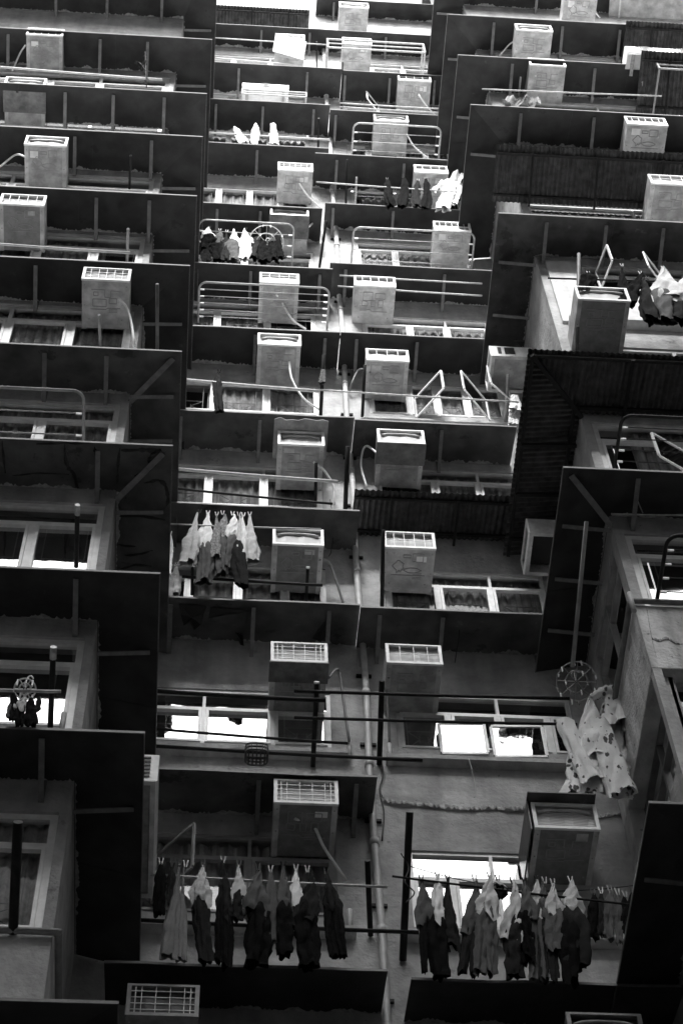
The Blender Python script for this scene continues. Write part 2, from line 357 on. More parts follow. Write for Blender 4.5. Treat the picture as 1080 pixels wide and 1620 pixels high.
for w in WIN_R: window(w[0], w[1], w[2], w[3], YW, w[4], w[5], **dict({'rec': .09}, **w[6]))
for w in WIN_RS: window(w[0], w[1], w[2], w[3], 0, w[4], w[5], side=XR, **w[6])

# the block across the court, behind the camera: the sun falls on its upper storeys
OPP = thing('apartment_building', (2, -14, -1.6), 'pale apartment block on the far side of the court, behind the photographer', 'building')
ow = [(x, x+1.8, z, z+1.3) for x in range(-26, 30, 4) for z in range(2, 42, 3)]
wall(ow, -32, 36, ZB, 46, lambda a, d, z: V((a, -14-d, z)), None).build('wall', 'white_wall', OPP)
wall([(y, y+1.8, z, z+1.3) for y in range(-12, 8, 4) for z in range(2, 42, 3)], -14, YW, ZB, 46, lambda a, d, z: V((-13-d, a, z)), None).build('wall', 'plaster', OPP)
wall([(y, y+1.8, z, z+1.3) for y in range(-12, 8, 4) for z in range(2, 42, 3)], -14, YW, ZB, 46, lambda a, d, z: V((17+d, a, z)), None).build('wall', 'plaster', OPP)
om = MB(); om.box(-13.6, -13.3, -14, YW, ZB, 45.9); om.box(17.3, 17.6, -14, YW, ZB, 45.9); om.box(-32, 36, -22, -14.3, 45.5, 46); om.box(-32, 36, -15, -14.4, ZB, 45.4); om.build('roof', 'concrete', OPP)

#@@CANOPIES
# ------------------------------------------------------------------ sheet metal canopies
PC, PWG, DROP = .75, .75, .2
XLE, XRE = -.70, 3.93            # outer edges of the side canopies
def jagged(mb, pts_fn, n, amp):
    """flaking plaster line along a joint: low lumps, with a few larger flakes"""
    n = int(n*2.2); hs = [rnd.random()**3*.5 for _ in range(n+1)]
    for _ in range(max(1, n//26)):
        c = rnd.randrange(n+1); w = rnd.randint(2, 7)
        for k in range(-w, w+1):
            if 0 <= c+k <= n: hs[c+k] = max(hs[c+k], rnd.uniform(.4, .9)*(1-(k/(w+1))**2))
    prev = None
    for i in range(n+1):
        t = i/n; a = pts_fn(t, 0); b = pts_fn(t, amp*.7*(.1+hs[i]))
        if prev: mb.poly([prev[0], a, b, prev[1]])
        prev = (a, b)
def canopy_front(label, ref, x0, x1, Yw, brk, p=PC, drop=DROP, mt='canopy', z=None, group='sheet canopies of the recessed centre', tilt=0):
    """straight canopy on a wall facing the camera; ref pixel gives the height of the outer edge"""
    z = P(ref[0], ref[1], Yw-p).z if z is None else z
    t = thing('metal_canopy', ((x0+x1)/2, Yw, z+drop), label, 'canopy', group)
    s = MB(); s2 = MB(); n = max(2, int((x1-x0)/.9)); th = .012
    for i in range(n):
        a, b = x0+(x1-x0)*i/n, x0+(x1-x0)*(i+1)/n
        za, zb = z+tilt*i/n+rnd.uniform(-.006, .006)*(0 < i), z+tilt*(i+1)/n
        g = .0
        s.poly([(a, Yw-p, z), (b-g, Yw-p, z), (b-g, Yw, z+drop), (a, Yw, z+drop)])
        s2.poly([(a, Yw-p, z+th), (a, Yw, z+drop+th), (b-g, Yw, z+drop+th), (b-g, Yw-p, z+th)])
    s.poly([(x0, Yw-p, z), (x0, Yw, z+drop), (x0, Yw, z+drop+th), (x0, Yw-p, z+th)]); s.poly([(x1, Yw-p, z), (x1, Yw-p, z+th), (x1, Yw, z+drop+th), (x1, Yw, z+drop)])
    s.build('sheet', mt, t); s2.build('bounce_skin', 'skin', t)
    e = MB(); m_ = max(2, int((x1-x0)/.35)); h0 = 0
    for i in range(m_):
        h1 = rnd.uniform(-.014, .01); a, b = x0+(x1-x0)*i/m_, x0+(x1-x0)*(i+1)/m_
        for ya, yb in ((Yw-p-.012, Yw-p-.001),): e.poly([(a, ya, z-.016+h0), (b, ya, z-.016+h1), (b, ya, z+.016+h1), (a, ya, z+.016+h0)]); e.poly([(a, ya, z-.016+h0), (a, yb, z-.016+h0), (b, yb, z-.016+h1), (b, ya, z-.016+h1)]); e.poly([(a, ya, z+.016+h0), (b, ya, z+.016+h1), (b, yb, z+.016+h1), (a, yb, z+.016+h0)])
        h0 = h1
    e.build('edge_trim', 'trim', t)
    for i in range(1, n):
        a = x0+(x1-x0)*i/n; MB().bar((a, Yw-p+.01, z-.004), (a+rnd.uniform(-.01, .01), Yw-.01, z+drop-.004), .035, .006).build('seam', mt, t)
    for bx in brk:
        X = P(bx, ref[1]+30, Yw-.35).x
        if not (x0 < X < x1): continue
        b = MB(); b.bar((X, Yw-.015, z-.12), (X, Yw-p*.86, z+.0), .05, .014); b.bar((X, Yw-.012, z-.14), (X, Yw-.012, z+drop*.95), .05, .014, V((0, 1, 0))); b.build('bracket', 'bracket', t)
    jl = MB(); jagged(jl, lambda q, h: (x0+(x1-x0)*q, Yw-.008-h*.9, z+drop-.008-h*.24-.004), int((x1-x0)/.05), .16); jl.build('sealant', 'sealant', t)
    return t, z
def canopy_wing(label, ref, side, brk, mt='canopy', hip=False, p=PWG, yend=YC-.02, sidebrk=(12.1,), torn=False, z=None):
    z = P(ref[0], ref[1], YW-p).z if z is None else z; dr = DROP; th = .012
    sg = -1 if side == 'L' else 1
    xw, xe, xo = (XL, XLE, -11.5) if side == 'L' else (XR, XRE, 14.5)
    t = thing('metal_canopy', (xw, YW, z+dr), label, 'canopy', 'sheet canopies of the left wing' if side == 'L' else 'sheet canopies of the right wing')
    s = MB(); s2 = MB()
    xs = [xw, xw+sg*1.15, xw+sg*2.6, xw+sg*4.5, xo]
    for i in range(4):
        a, b = xs[i], xs[i+1]
        ae = xe if i == 0 else a
        for o, fl in ((0, 0), (th, 1)):
            q = [(ae, YW-p, z+o), (b, YW-p, z+o), (b, YW, z+dr+o), (a, YW, z+dr+o)]
            (s2 if fl else s).poly(q[::-1] if (fl ^ (side == 'L')) else q)
    ys = [YW, YW+1.0, yend]
    for i in range(2):
        a, b = ys[i], ys[i+1]
        ae = YW-p if i == 0 else a
        for o in (0, th):
            (s2 if o else s).poly([(xe, ae, z+o), (xw, a, z+dr+o), (xw, b, z+dr+o), (xe, b, z+o)])
    s.poly([(xe, yend, z), (xe, yend, z+th), (xw, yend, z+dr+th), (xw, yend, z+dr)])
    s.build('sheet', mt, t); s2.build('bounce_skin', 'skin', t)
    for a in xs[1:4]: MB().bar((a, YW-p+.01, z-.004), (a, YW-.01, z+dr-.004), .04, .006).build('seam', mt, t)
    MB().bar((xe-(-sg)*.01, YW+1.0, z-.004), (xw, YW+1.0, z+dr-.004), .04, .006).build('seam', mt, t)
    e = MB(); e.box(min(xe, xo), max(xe, xo), YW-p-.012, YW-p-.001, z-.018, z+.016)
    xa = xe+.001 if side == 'L' else xe-.011
    e.box(xa, xa+.01, YW-p-.012, yend, z-.018, z+.016); e.build('edge_trim', 'trim', t)
    for bx in brk:
        X = P(bx, ref[1]+30, YW-.35).x
        b = MB(); b.bar((X, YW-.015, z-.12), (X, YW-p*.86, z), .055, .014); b.bar((X, YW-.012, z-.14), (X, YW-.012, z+dr*.95), .055, .014, V((0, 1, 0))); b.build('bracket', 'bracket', t)
    for y in sidebrk:
        b = MB(); b.bar((xw-sg*.015, y, z-.06), (xe+sg*.08, y, z+.0), .05, .014); b.build('bracket', 'bracket', t)
    if hip:
        b = MB(); b.bar((xw-sg*.02, YW-.02, z-.05), (xe+sg*.1, YW-p+.1, z-.005), .07, .016); b.build('bracket', 'bracket', t)
    jl = MB(); jagged(jl, lambda q, h: (xw+sg*5*q, YW-.008-h*.9, z+dr-.012-h*.24), 110, .13)
    jagged(jl, lambda q, h: (xw-sg*(.008+h*.8), YW+(yend-YW)*q, z+dr-.012-h*.24), 40, .1); jl.build('sealant', 'sealant', t)
    if torn:                       # gaps and lifted strips in the cladding, traced as polylines with a width
        for pl, wd in torn:
            q = []
            for (px, py) in pl:
                zz = z+dr*.5
                for _ in range(5):
                    v = PZ(px, py, zz); f1 = (v.y-(YW-p))/p; f2 = (v.x-xe)/(xw-xe)
                    zz = z+dr*max(0, min(1, f1 if (v.x-xw)*sg >= 0 else min(f1, f2) if v.y < YW else f2))
                q.append(PZ(px, py, zz)+V((0, 0, -.006)))
            q = bez(q, 5); c = MB(); pr = None; L = len(q)
            for k, v in enumerate(q):
                d = (q[min(k+1, L-1)]-q[max(k-1, 0)]).normalized(); nv = V((-d.y, d.x, 0)); ww = wd*rnd.uniform(.35, 1.15)*(.25+.75*math.sin(math.pi*(k+.5)/L))
                a2, b2 = v-nv*ww, v+nv*ww+V((0, 0, -.02*abs(math.sin(k*.7))))
                if pr: c.poly([pr[0], a2, b2, pr[1]])
                pr = (a2, b2)
            c.build('torn_strip', 'black', t)
    return t, z

LW_ = [
 ((345, -20), (85, 168, 256), 'dark canopy at the very top left, its struts running out of the frame', {'p': 1.9, 'z': P(345, -20, YW-.75).z}),  # overhang stretched out of view to shade the wall strip below
 ((333, 63), (8, 157, 233), 'left wing canopy above the window row with the dry twig plant', {}),
 ((312, 148), (102, 179, 260), 'left wing canopy behind the air conditioner with the bulging metal cover', {}),
 ((321, 217), (118, 240), 'left wing canopy behind the air conditioner whose white hose runs out left', {}),
 ((316, 311), (153, 237), 'left wing canopy above the long pole and the short upright rusty post', {}),
 ((298, 421), (57,), 'left wing canopy behind the large air conditioner with curved hose over three casements', {'sidebrk': (12.1, 13.2)}),
 ((290, 557), (72, 170), 'smooth left wing canopy with a diagonal corner strut above the curved tube rack', {'hip': True, 'mt': 'canopy3', 'sidebrk': (11.85, 12.5)}),
 ((272, 706), (157,), 'left wing canopy with torn, cracked cladding and a crumpled corner strut', {'hip': True, 'mt': 'canopy3', 'torn': True}),
 ((250, 908), (123,), 'black left wing canopy with one long strut above the hanger of dark socks', {'sidebrk': (12.2,)}),
 ((205, 1588), (), 'lowest strip of left wing canopy, at the bottom left corner of the frame', {}),
 ((228, 1160), (70,), 'lowest and darkest left wing canopy, beside the dark row of laundry', {}),
]
for ref, brk, lab, kw in LW_:
    if kw.get('torn'):
        kw = dict(kw); kw['torn'] = [([(58, 702), (100, 700), (150, 700)], .022), ([(4, 697), (6, 720), (9, 748)], .018), ([(103, 702), (104, 722), (108, 738), (117, 750), (121, 770)], .03), ([(117, 745), (124, 772)], .02),
            ([(190, 708), (187, 735), (186, 766)], .022), ([(150, 706), (152, 720)], .02), ([(192, 712), (225, 711), (255, 711)], .035), ([(254, 714), (240, 718), (236, 730), (248, 724)], .02), ([(213, 753), (230, 745), (247, 735)], .03), ([(228, 764), (250, 759), (262, 768), (266, 790), (262, 805)], .03),
            ([(187, 816), (225, 816), (262, 822)], .02), ([(187, 861), (215, 864)], .014), ([(197, 878), (220, 876), (242, 870)], .018), ([(20, 752), (60, 748), (110, 750)], .008), ([(190, 900), (215, 893), (240, 895)], .014)]
    canopy_wing(lab, ref, 'L', brk, **kw)
RW_ = [
 ((695, -45), (845,), 'right wing canopy cut by the top edge of the frame', {}),
 ((706, 23), (777, 882, 969), 'right wing canopy nearest the top right, with three struts beside corrugated iron', {}),
 ((717, 87), (805, 931, 1003), 'right wing canopy behind the air conditioner above the balled up clothes on a pole', {'sidebrk': (12.4,)}),
 ((744, 166), (818, 930), 'right wing canopy just above the big corrugated awning', {}),
 ((774, 337), (857, 948, 1035), 'broad right wing canopy above the two opened casements and white wall', {'sidebrk': (12.0, 12.9), 'mt': 'canopy2'}),
 ((893, 740), (997,), 'right wing canopy with a thick diagonal corner strut above the long leaning pole', {'hip': True, 'sidebrk': (12.0, 12.75, 13.5)}),
 ((1022, 1270), (), 'black right wing canopy at the lower right, beside the boxed air conditioner', {}),
]
for ref, brk, lab, kw in RW_: canopy_wing(lab, ref, 'R', brk, **kw)
CX = lambda x, y: P(x, y, YC-PC).x
E1, E2 = XL+.01, XR-.01
CC_ = [
 ((420, 42), E1, E2, (413, 490, 610), 'highest long centre canopy, spanning above the tilted board and the box frame', {'p': .6}),
 ((420, 103), E1, CX(541, 111), (377, 485), 'centre canopy above the white box unit on its rack', {}),
 ((600, 115), CX(541, 111)+.001, E2, (545, 615, 685), 'centre canopy above the air conditioner beside the small open casement', {}),
 ((420, 161), E1, CX(522, 168), (341, 415, 495), 'centre canopy above the three white socks', {}),
 ((600, 178), CX(522, 174)+.001, E2, (530, 705), 'centre canopy above the round cornered rack near the right wing', {}),
 ((420, 230), E1, CX(520, 235), (406,), 'centre canopy below the three white socks', {}),
 ((600, 248), CX(498, 241), E2, (531, 636), 'centre canopy with a forward left corner above the row of dark socks', {'p': .8}),
 ((420, 326), E1, CX(510, 329), (343, 411), 'centre canopy behind the round peg hanger and its crowded rack', {}),
 ((600, 326), CX(516, 323), E2, (527, 622), 'centre canopy below the dark socks, above the long round cornered rack', {'p': .6}),
 ((420, 421), E1, CX(526, 426), (396, 504), 'centre canopy above the wide empty tube rack', {}),
 ((600, 420), CX(522, 417)+.001, E2, (545, 699), 'centre canopy above the two bare horizontal rails', {}),
 ((420, 521), E1, CX(538, 527), (403, 512), 'centre canopy above the three casements with star grilles', {}),
 ((600, 529), CX(539, 528)+.001, E2, (562, 656), 'centre canopy above the three opened casements', {}),
 ((420, 655), E1, CX(561, 664), (286, 410, 560), 'centre canopy behind the air conditioner backed by a pale board', {'mt': 'canopy3'}),
 ((600, 666), CX(561, 664)+.001, CX(816, 672), (694,), 'centre canopy behind the air conditioner with half its underside plated', {'mt': 'canopy3'}),
 ((420, 802), E1, CX(557, 809)+.1, (), 'torn centre canopy behind the row of pale towels', {'mt': 'canopy3'}),
 ((420, 951), E1, CX(570, 961), (270, 400, 518), 'centre canopy with ripped lining hanging below the pale towels', {'mt': 'canopy3'}),
 ((600, 962), CX(570, 962)+.001, E2, (597, 695, 850), 'centre canopy above the bright opened panes and long dark poles', {'mt': 'canopy3'}),
 ((420, 1223), E1, CX(597, 1231), (408, 560), 'centre canopy with a free right end above the dark laundry row', {'mt': 'canopy3'}),
 ((420, 1530), -1.0, CX(613, 1535), (), 'lowest centre canopy at left, in front of the grilled air conditioner', {}),
 ((850, 1555), CX(650, 1547), E2, (), 'lowest centre canopy at right, under the long row of hanging laundry', {}),
 ((600, 3), CX(503, 0), E2, (530,), 'top canopy of the centre, against the white sky', {'p': .5}),
]
for ref, x0, x1, brk, lab, kw in CC_: canopy_front(lab, ref, x0, x1, YC, brk, **kw)

#@@AWNINGS
# ------------------------------------------------------------------ corrugated awnings
def corrugate(mb, a0, a1, fn, n_per=13.0, amp=.018, rows=6):
    """fn(a, t, h): a along the ridge axis, t from wall (0) to edge (1), h = offset up"""
    n = int((a1-a0)*n_per*6)
    pr = None
    for i in range(n+1):
        a = a0+(a1-a0)*i/n; h = amp*math.sin(2*math.pi*(a-a0)*n_per)
        c = [fn(a, t/rows, h+rnd.uniform(-.002, .002)) for t in range(rows+1)]
        if pr:
            for k in range(rows): mb.poly([pr[k], c[k], c[k+1], pr[k+1]], True)
        pr = c
def awning_front(label, x0, x1, Yw, p, z, drop, n_bars, group='corrugated awnings'):
    t = thing('corrugated_awning', ((x0+x1)/2, Yw, z), label, 'awning', group)
    s = MB(); corrugate(s, x0, x1, lambda a, q, h: V((a, Yw-p*q, z+drop*(1-q)+h))); s.build('corrugated_sheet', 'corrugated', t)
    f = MB(); zz = lambda q: z+drop*(1-q)-.045
    for q in (.14, .86): f.bar((x0+.02, Yw-p*q, zz(q)), (x1-.02, Yw-p*q, zz(q)), .035, .035)
    for k in range(n_bars):
        a = x0+.06+(x1-x0-.12)*(k+.5*(n_bars > 2))/max(1, n_bars-(0 if n_bars > 2 else 1)); f.bar((a, Yw-.02, zz(.02)-.16), (a, Yw-p*.9, zz(.9)-.03), .035, .035)
    f.build('frame', 'iron', t); return t
zt_ = P(561, 774, YC-.85).z
awning_front('dark corrugated awning below the half plated air conditioner in the centre', P(561, 774, YC-.85).x, XR-.05, YC, .85, zt_, .22, 3)
zt_ = P(785, 228, YW-.95).z
awning_front('wide rusty corrugated awning in two bays near the top right', P(785, 228, YW-.95).x, 14, YW, .95, zt_, -.12, 9)
zt_ = P(420, 12, YC-.7).z
awning_front('ragged corrugated awning at the very top against the sky', XL+.05, P(490, 20, YC-.7).x, YC, .7, zt_, -.1, 3)
zt_ = P(992, 33, YW-.9).z
awning_front('small corrugated awning above the white outdoor unit at the top right', P(990, 33, YW-.9).x, 14, YW, .9, zt_, -.02, 7)
zt_ = P(1016, 80, YW-1.15).z
awning_front('corrugated awning over the caged air conditioner at the right edge', P(1014, 80, YW-1.15).x, 14, YW, 1.15, zt_, -.25, 7)
# wrapped awning on the right wing corner
pz, px_ = .98, .98
z6 = P(835, 552, YW-pz).z
t = thing('corrugated_awning', (XR, YW, z6), 'large black corrugated awning wrapping the corner of the right wing', 'awning', 'corrugated awnings')
XO = P(835, 552, YW-pz).x; px_ = XR-XO; dr6 = .16
s1 = MB()
def cf(a, q, h):
    x = a; ymax = YW-pz*q
    x2 = max(a, XR-px_*q); return V((x2, ymax, z6+dr6*(1-q)+h))
corrugate(s1, XO, 14, cf, rows=8)
def cs(a, q, h):
    y2 = max(a, YW-pz*q); return V((XR-px_*q, y2, z6+dr6*(1-q)+h))
corrugate(s1, YW-pz, YC-.05, cs, rows=8)
s1.build('corrugated_sheet', 'corrugated', t)
f = MB(); zz = lambda q: z6+dr6*(1-q)-.05
for q in (.12, .92):
    f.bar((XR-px_*q, YW-pz*q, zz(q)), (14, YW-pz*q, zz(q)), .045, .045); f.bar((XR-px_*q, YW-pz*q, zz(q)), (XR-px_*q, YC-.06, zz(q)), .045, .045)
f.bar((XR-.0, YW-.02, zz(0)-.1), (XO+.05, YW-pz+.05, zz(1)-.02), .06, .06)
for x in (5.15, 6.1, 7.3, 8.4): f.bar((x, YW-.02, zz(0)-.12), (x, YW-pz*.95, zz(.95)-.03), .045, .045)
for y in (12.35, 13.1, 13.8): f.bar((XR-.02, y, zz(0)-.12), (XO+.05, y, zz(.95)-.03), .045, .045)
f.build('frame', 'iron', t)
g = MB(); g.box(XR-.02, 9.6, YW-.16, YW-.02, z6+dr6+.02, z6+dr6+.05)

#@@AC
# ------------------------------------------------------------------ window air conditioners
def pattern(mb, x0, x1, y0, y1, z, seed):
    r = random.Random(seed); w = .011; zz = z-.004
    def line(pts, close=True):
        q = pts + ([pts[0]] if close else [])
        for a, b in zip(q[:-1], q[1:]): mb.bar((a[0], a[1], zz), (b[0], b[1], zz), w, .006)
    W_, H_ = x1-x0, y1-y0
    def rect(cx, cy, a, b): line([(cx-a, cy-b), (cx+a, cy-b), (cx+a, cy+b), (cx-a, cy+b)])
    k = r.randrange(3)
    cx, cy = (x0+x1)/2, (y0+y1)/2
    if k == 0:                       # rings and a wandering outline
        n = 14; rect(cx+W_*.22, cy-H_*.3, W_*.13, H_*.11)
        rect(cx-W_*.05, cy-H_*.33, W_*.09, H_*.04)
        line([(cx-W_*.25+W_*.11*math.cos(i*6.283/n)*(1+.4*math.sin(i*2)), cy-H_*.05+H_*.16*math.sin(i*6.283/n)*(1+.3*math.cos(i*3))) for i in range(n)])
        line([(cx+W_*.1+W_*.2*math.cos(i*6.283/n)*(1+.12*math.cos(i*1.7)), cy+H_*.06+H_*.07*math.sin(i*6.283/n)) for i in range(n)])
        line([(x0+W_*.08, cy+H_*.2), (x1-W_*.08, cy+H_*.2)], False)
    elif k == 1:                     # blocks
        rect(cx-W_*.2, cy-H_*.22, W_*.14, H_*.14); rect(cx+W_*.18, cy-H_*.24, W_*.15, H_*.09); rect(cx+W_*.2, cy+H_*.02, W_*.07, H_*.12)
        rect(cx-W_*.03, cy+H_*.02, W_*.06, H_*.1)
        line([(x0+W_*.08, cy+H_*.22), (cx-W_*.1, cy+H_*.22), (cx-W_*.05, cy+H_*.28), (x1-W_*.08, cy+H_*.28)], False)
        n = 12; line([(cx-W_*.28+W_*.09*math.cos(i*6.283/n), cy+H_*.02+H_*.12*math.sin(i*6.283/n)*(1+.4*math.cos(i))) for i in range(n)])
    else:
        line([(x0+W_*.12, cy-H_*.3), (cx-W_*.02, cy-H_*.3), (cx-W_*.02, cy-H_*.1), (cx+W_*.14, cy-H_*.1), (cx+W_*.14, cy-H_*.28), (x1-W_*.12, cy-H_*.28)], False)
        rect(cx+W_*.2, cy-H_*.0, W_*.1, H_*.07); rect(cx-W_*.16, cy+H_*.06, W_*.18, H_*.1)
        line([(x0+W_*.1, cy+H_*.24), (cx, cy+H_*.24), (cx+W_*.06, cy+H_*.2), (x1-W_*.1, cy+H_*.2)], False)
        rect(cx-W_*.26, cy-H_*.18, W_*.06, H_*.05)
AC_N = 0
def ac(label, xl, xr, yb, Yw=YC, p=.72, h=.4, grid='wire', pan='ac_grey', hose=None, hose_m='hose', plate=None, lip=None, group='window air conditioners', dim=False, coil=None):
    global AC_N; AC_N += 1
    Yf = Yw-p; xm = (xl+xr)/2
    z = P(xm, yb, Yf).z; x0 = P(xl, yb-(xr-xl)*.03, Yf).x; x1 = P(xr, yb+(xr-xl)*.03, Yf).x
    t = thing('air_conditioner', ((x0+x1)/2, Yw, z), label, 'air conditioner', group)
    wt = .012; z1 = z+h; fr = .042; cm = 'ac_white' if not dim else 'ac_dark'  # dim units: darker sheets, shade at the bottom edge put into the colour
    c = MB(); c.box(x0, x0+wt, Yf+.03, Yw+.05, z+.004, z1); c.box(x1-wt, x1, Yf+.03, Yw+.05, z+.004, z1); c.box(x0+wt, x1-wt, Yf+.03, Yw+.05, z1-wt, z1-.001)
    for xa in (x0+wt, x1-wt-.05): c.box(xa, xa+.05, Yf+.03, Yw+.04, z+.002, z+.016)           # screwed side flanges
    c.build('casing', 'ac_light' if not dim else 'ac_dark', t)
    for xa in (x0-.001, x1+.001):
        pass
    b = MB(); b.box(x0-.006, x1+.006, Yf, Yf+.03, z-.006, z+fr*.8); b.box(x0-.006, x1+.006, Yf, Yf+.03, z1-fr*.55, z1+.004)
    b.box(x0-.006, x0+fr*.8, Yf, Yf+.03, z+fr*.8, z1-fr*.55); b.box(x1-fr*.8, x1+.006, Yf, Yf+.03, z+fr*.8, z1-fr*.55); b.build('back_frame', cm, t)
    k = MB(); kk = 8
    for i in range(kk):
        u0, u1 = x0+wt+(x1-x0-2*wt)*i/kk, x0+wt+(x1-x0-2*wt)*(i+1)/kk
        e0, e1 = .06+.006*math.sin(i*2.1), .06+.006*math.sin((i+1)*2.1)
        k.poly([(u0, Yf+e0, z+.02), (u1, Yf+e1, z+.02), (u1, Yf+e1, z1-.02), (u0, Yf+e0, z1-.02)])
    k.build('coil', 'coil' if not dim and coil is None else 'black', t)
    if grid:
        g = MB(); nx = (3, 4, 5)[AC_N % 3] if grid == 'wire' else 4; ny = (1, 2, 1, 3)[AC_N % 4] if grid == 'wire' else 4
        for i in range(1, nx+1):
            X = x0+(x1-x0)*i/(nx+1); g.bar((X, Yf+.012, z+.03), (X, Yf+.012, z1-.02), .008, .008, V((0, 1, 0)))
        for i in range(1, ny+1):
            Z = z+(z1-z)*(i+.1)/(ny+1); g.bar((x0+.03, Yf+.022, Z), (x1-.03, Yf+.022, Z), .008, .01)
        if grid == 'heavy':
            for X in (x0+.075, x1-.075): g.bar((X, Yf+.012, z+.03), (X, Yf+.012, z1-.02), .01, .008, V((0, 1, 0)))
        g.build('grille', 'ac_white' if not dim else 'ac_light', t)
    else:                              # rounded shroud edge seen inside the open back
        g = MB(); pts = []
        for i in range(9): pts.append((x0+.06+(x1-x0-.12)*i/8, Yf+.045, z1-.07-.05*(abs(i-4)/4)**4))
        g.tube(pts, .02, 6); g.build('fan_shroud', 'ac_light', t)
    pm = MB(); pm.box(x0+wt+.05, x1-wt-.05, Yf+.03, Yw+.03, z+.006, z+.012); n0 = len(pm.f)
    rr_ = random.Random(AC_N*7+1); X0, X1, Y0, Y1 = x0+.07, x1-.07, Yf+.05, Yw-.06
    for (a, bb) in ((x0+.035, Yf+.1), (x0+.035, Yf+.4), (x1-.035, Yf+.1), (x1-.035, Yf+.4), (X0+.03, Y1-.05), (X1-.03, Y1-.05)): pm.box(a-.008, a+.008, bb-.008, bb+.008, z-.003, z+.004)
    if rr_.random() < .7:
        n_ = rr_.randint(3, 6); ax = rr_.uniform(X0+.03, X1-.2); ay = rr_.uniform(Y0+.25, Y1-.2)
        for i in range(n_): pm.box(ax, ax+.12, ay+i*.022, ay+i*.022+.009, z+.001, z+.005)
    pattern(pm, x0+.07, x1-.07, Yf+.05, Yf+.05+min(.55, p-.1), z+.006, AC_N)
    po = pm.build('bottom_pan', pan, t); po.data.materials.append(M['groove'])
    for f_ in list(po.data.polygons)[n0:]: f_.material_index = 1
    if rr_.random() < .75:
        lb = MB(); ax = rr_.choice((X0+.02, X1-.17)); ay = Y0+rr_.uniform(.02, .1); lb.box(ax, ax+rr_.uniform(.1, .16), ay, ay+rr_.uniform(.07, .13), z+.0, z+.005); lb.build('rating_plate', rr_.choice(('ac_white', 'ac_light', 'alu')), po)
    if plate:                          # dark sheet screwed under the front part
        a, bq = plate; q = MB(); q.box(x0-.02, x1+.02, Yf+a, Yf+bq, z-.022, z-.014); q.build('cover_plate', 'galv', t)
    if hose:
        pts = []
        for i, (hx, hy) in enumerate(hose):
            f_ = i/(len(hose)-1); Yh = (Yf+.22)*(1-f_)+(Yw-.06)*f_
            v = P(hx, hy, Yh)
            if i == 0: v.z = min(v.z, z+.0)
            pts.append(v)
        q = MB(); q.tube(bez(pts, 7), .017, 7); q.build('drain_hose', hose_m, t)
    return t, (x0, x1, Yf, z, z1)
L_ = 'window air conditioners on the left wing'; RR_ = 'window air conditioners on the right wing'
ac('small left wing air conditioner with wire grille at the top left', 42, 99, 55, YW, pan='ac_grey', hose=[(44, 62), (32, 85), (20, 112)], group=L_)
ac('left wing air conditioner with a bulging dull metal cover under it', 7, 71, 134, YW, grid=None, plate=(.02, .5), group=L_)
ac('left wing air conditioner with white hose running out to the left edge', 39, 105, 229, YW, grid=None, hose=[(45, 234), (25, 245), (0, 264), (-30, 285)], group=L_)
ac('air conditioner cut by the left edge above the long pole', -1, 70, 323, YW, group=L_, pan='ac_dark')
ac('large pale air conditioner with curved hose over the left wing casements', 130, 205, 442, YW, pan='ac_light', hose=[(188, 472), (200, 485), (208, 510), (212, 540), (213, 547)], group=L_)
ac('topmost air conditioner of the centre, on the parapet below the sky', 537, 583, 11, pan='ac_light', grid=None)
ac('air conditioner half hidden by the tilted board', 436, 482, 62, pan='ac_light')
ac('air conditioner inside the open box frame near the top', 542, 588, 68, pan='ac_light', grid=None)
ac('air conditioner at the right end of the centre, level with the small open casement', 630, 682, 127, pan='ac_light', hose=[(662, 150), (673, 166), (688, 182)])
ac('air conditioner behind the short round cornered rack', 592, 646, 191, pan='ac_light', grid=None, hose=[(643, 212), (655, 232), (678, 252)])
ac('air conditioner on the bright wall to the right of the small white casements', 440, 495, 269, pan='ac_light', hose=[(473, 290), (487, 310), (508, 330)], p=.66)
ac('air conditioner behind the dark socks and the bright hanging cloth', 656, 709, 273, pan='ac_light')
ac('air conditioner with a plated underside and looping white hose beside the peg hanger', 428, 488, 340, grid=None, plate=(.0, .45), hose=[(487, 344), (500, 350), (507, 366), (509, 380)], pan='ac_light')
ac('air conditioner at the right end behind the long round cornered rack', 687, 745, 364, pan='ac_light')
ac('air conditioner with white hose behind the wide empty tube rack', 411, 473, 447, hose=[(437, 450), (446, 478), (462, 505), (484, 521)])
ac('air conditioner in front of the two bare horizontal rails', 561, 626, 452, pan='ac_light', p=.7)
ac('air conditioner with hanging white hose above the casements with star grilles', 408, 476, 545, grid=None, hose=[(457, 570), (462, 600), (480, 630), (505, 648)])
ac('air conditioner with thin dark hose beside the three opened casements', 580, 647, 570, hose=[(584, 574), (568, 585), (556, 607), (553, 618)], hose_m='hose_dark', p=.68)
ac('air conditioner backed by a pale ragged board, over the twin poles', 440, 513, 703, grid=None, hose=[(496, 731), (513, 745), (527, 770), (529, 798)], hose_m='hose')
ac('air conditioner with a dark plate under its front half and a long hose loop', 598, 672, 700, grid=None, plate=(.0, .36), hose=[(598, 697), (578, 706), (571, 735), (580, 772)])
ac('air conditioner to the right of the row of pale towels', 432, 512, 861, pan='ac_dark', grid=None, hose=[(505, 875), (520, 890), (532, 920), (543, 956)], hose_m='hose_dark')
ac('clean pale air conditioner under the corrugated awning of the centre', 608, 689, 866, pan='ac_light', p=.68)
ac('grilled air conditioner with dark front plate above the bright left window', 429, 518, 1046, grid='heavy', plate=(.0, .3), hose=[(519, 1049), (535, 1060), (542, 1100), (551, 1165), (552, 1172)], hose_m='hose_dark', pan='ac_dark')
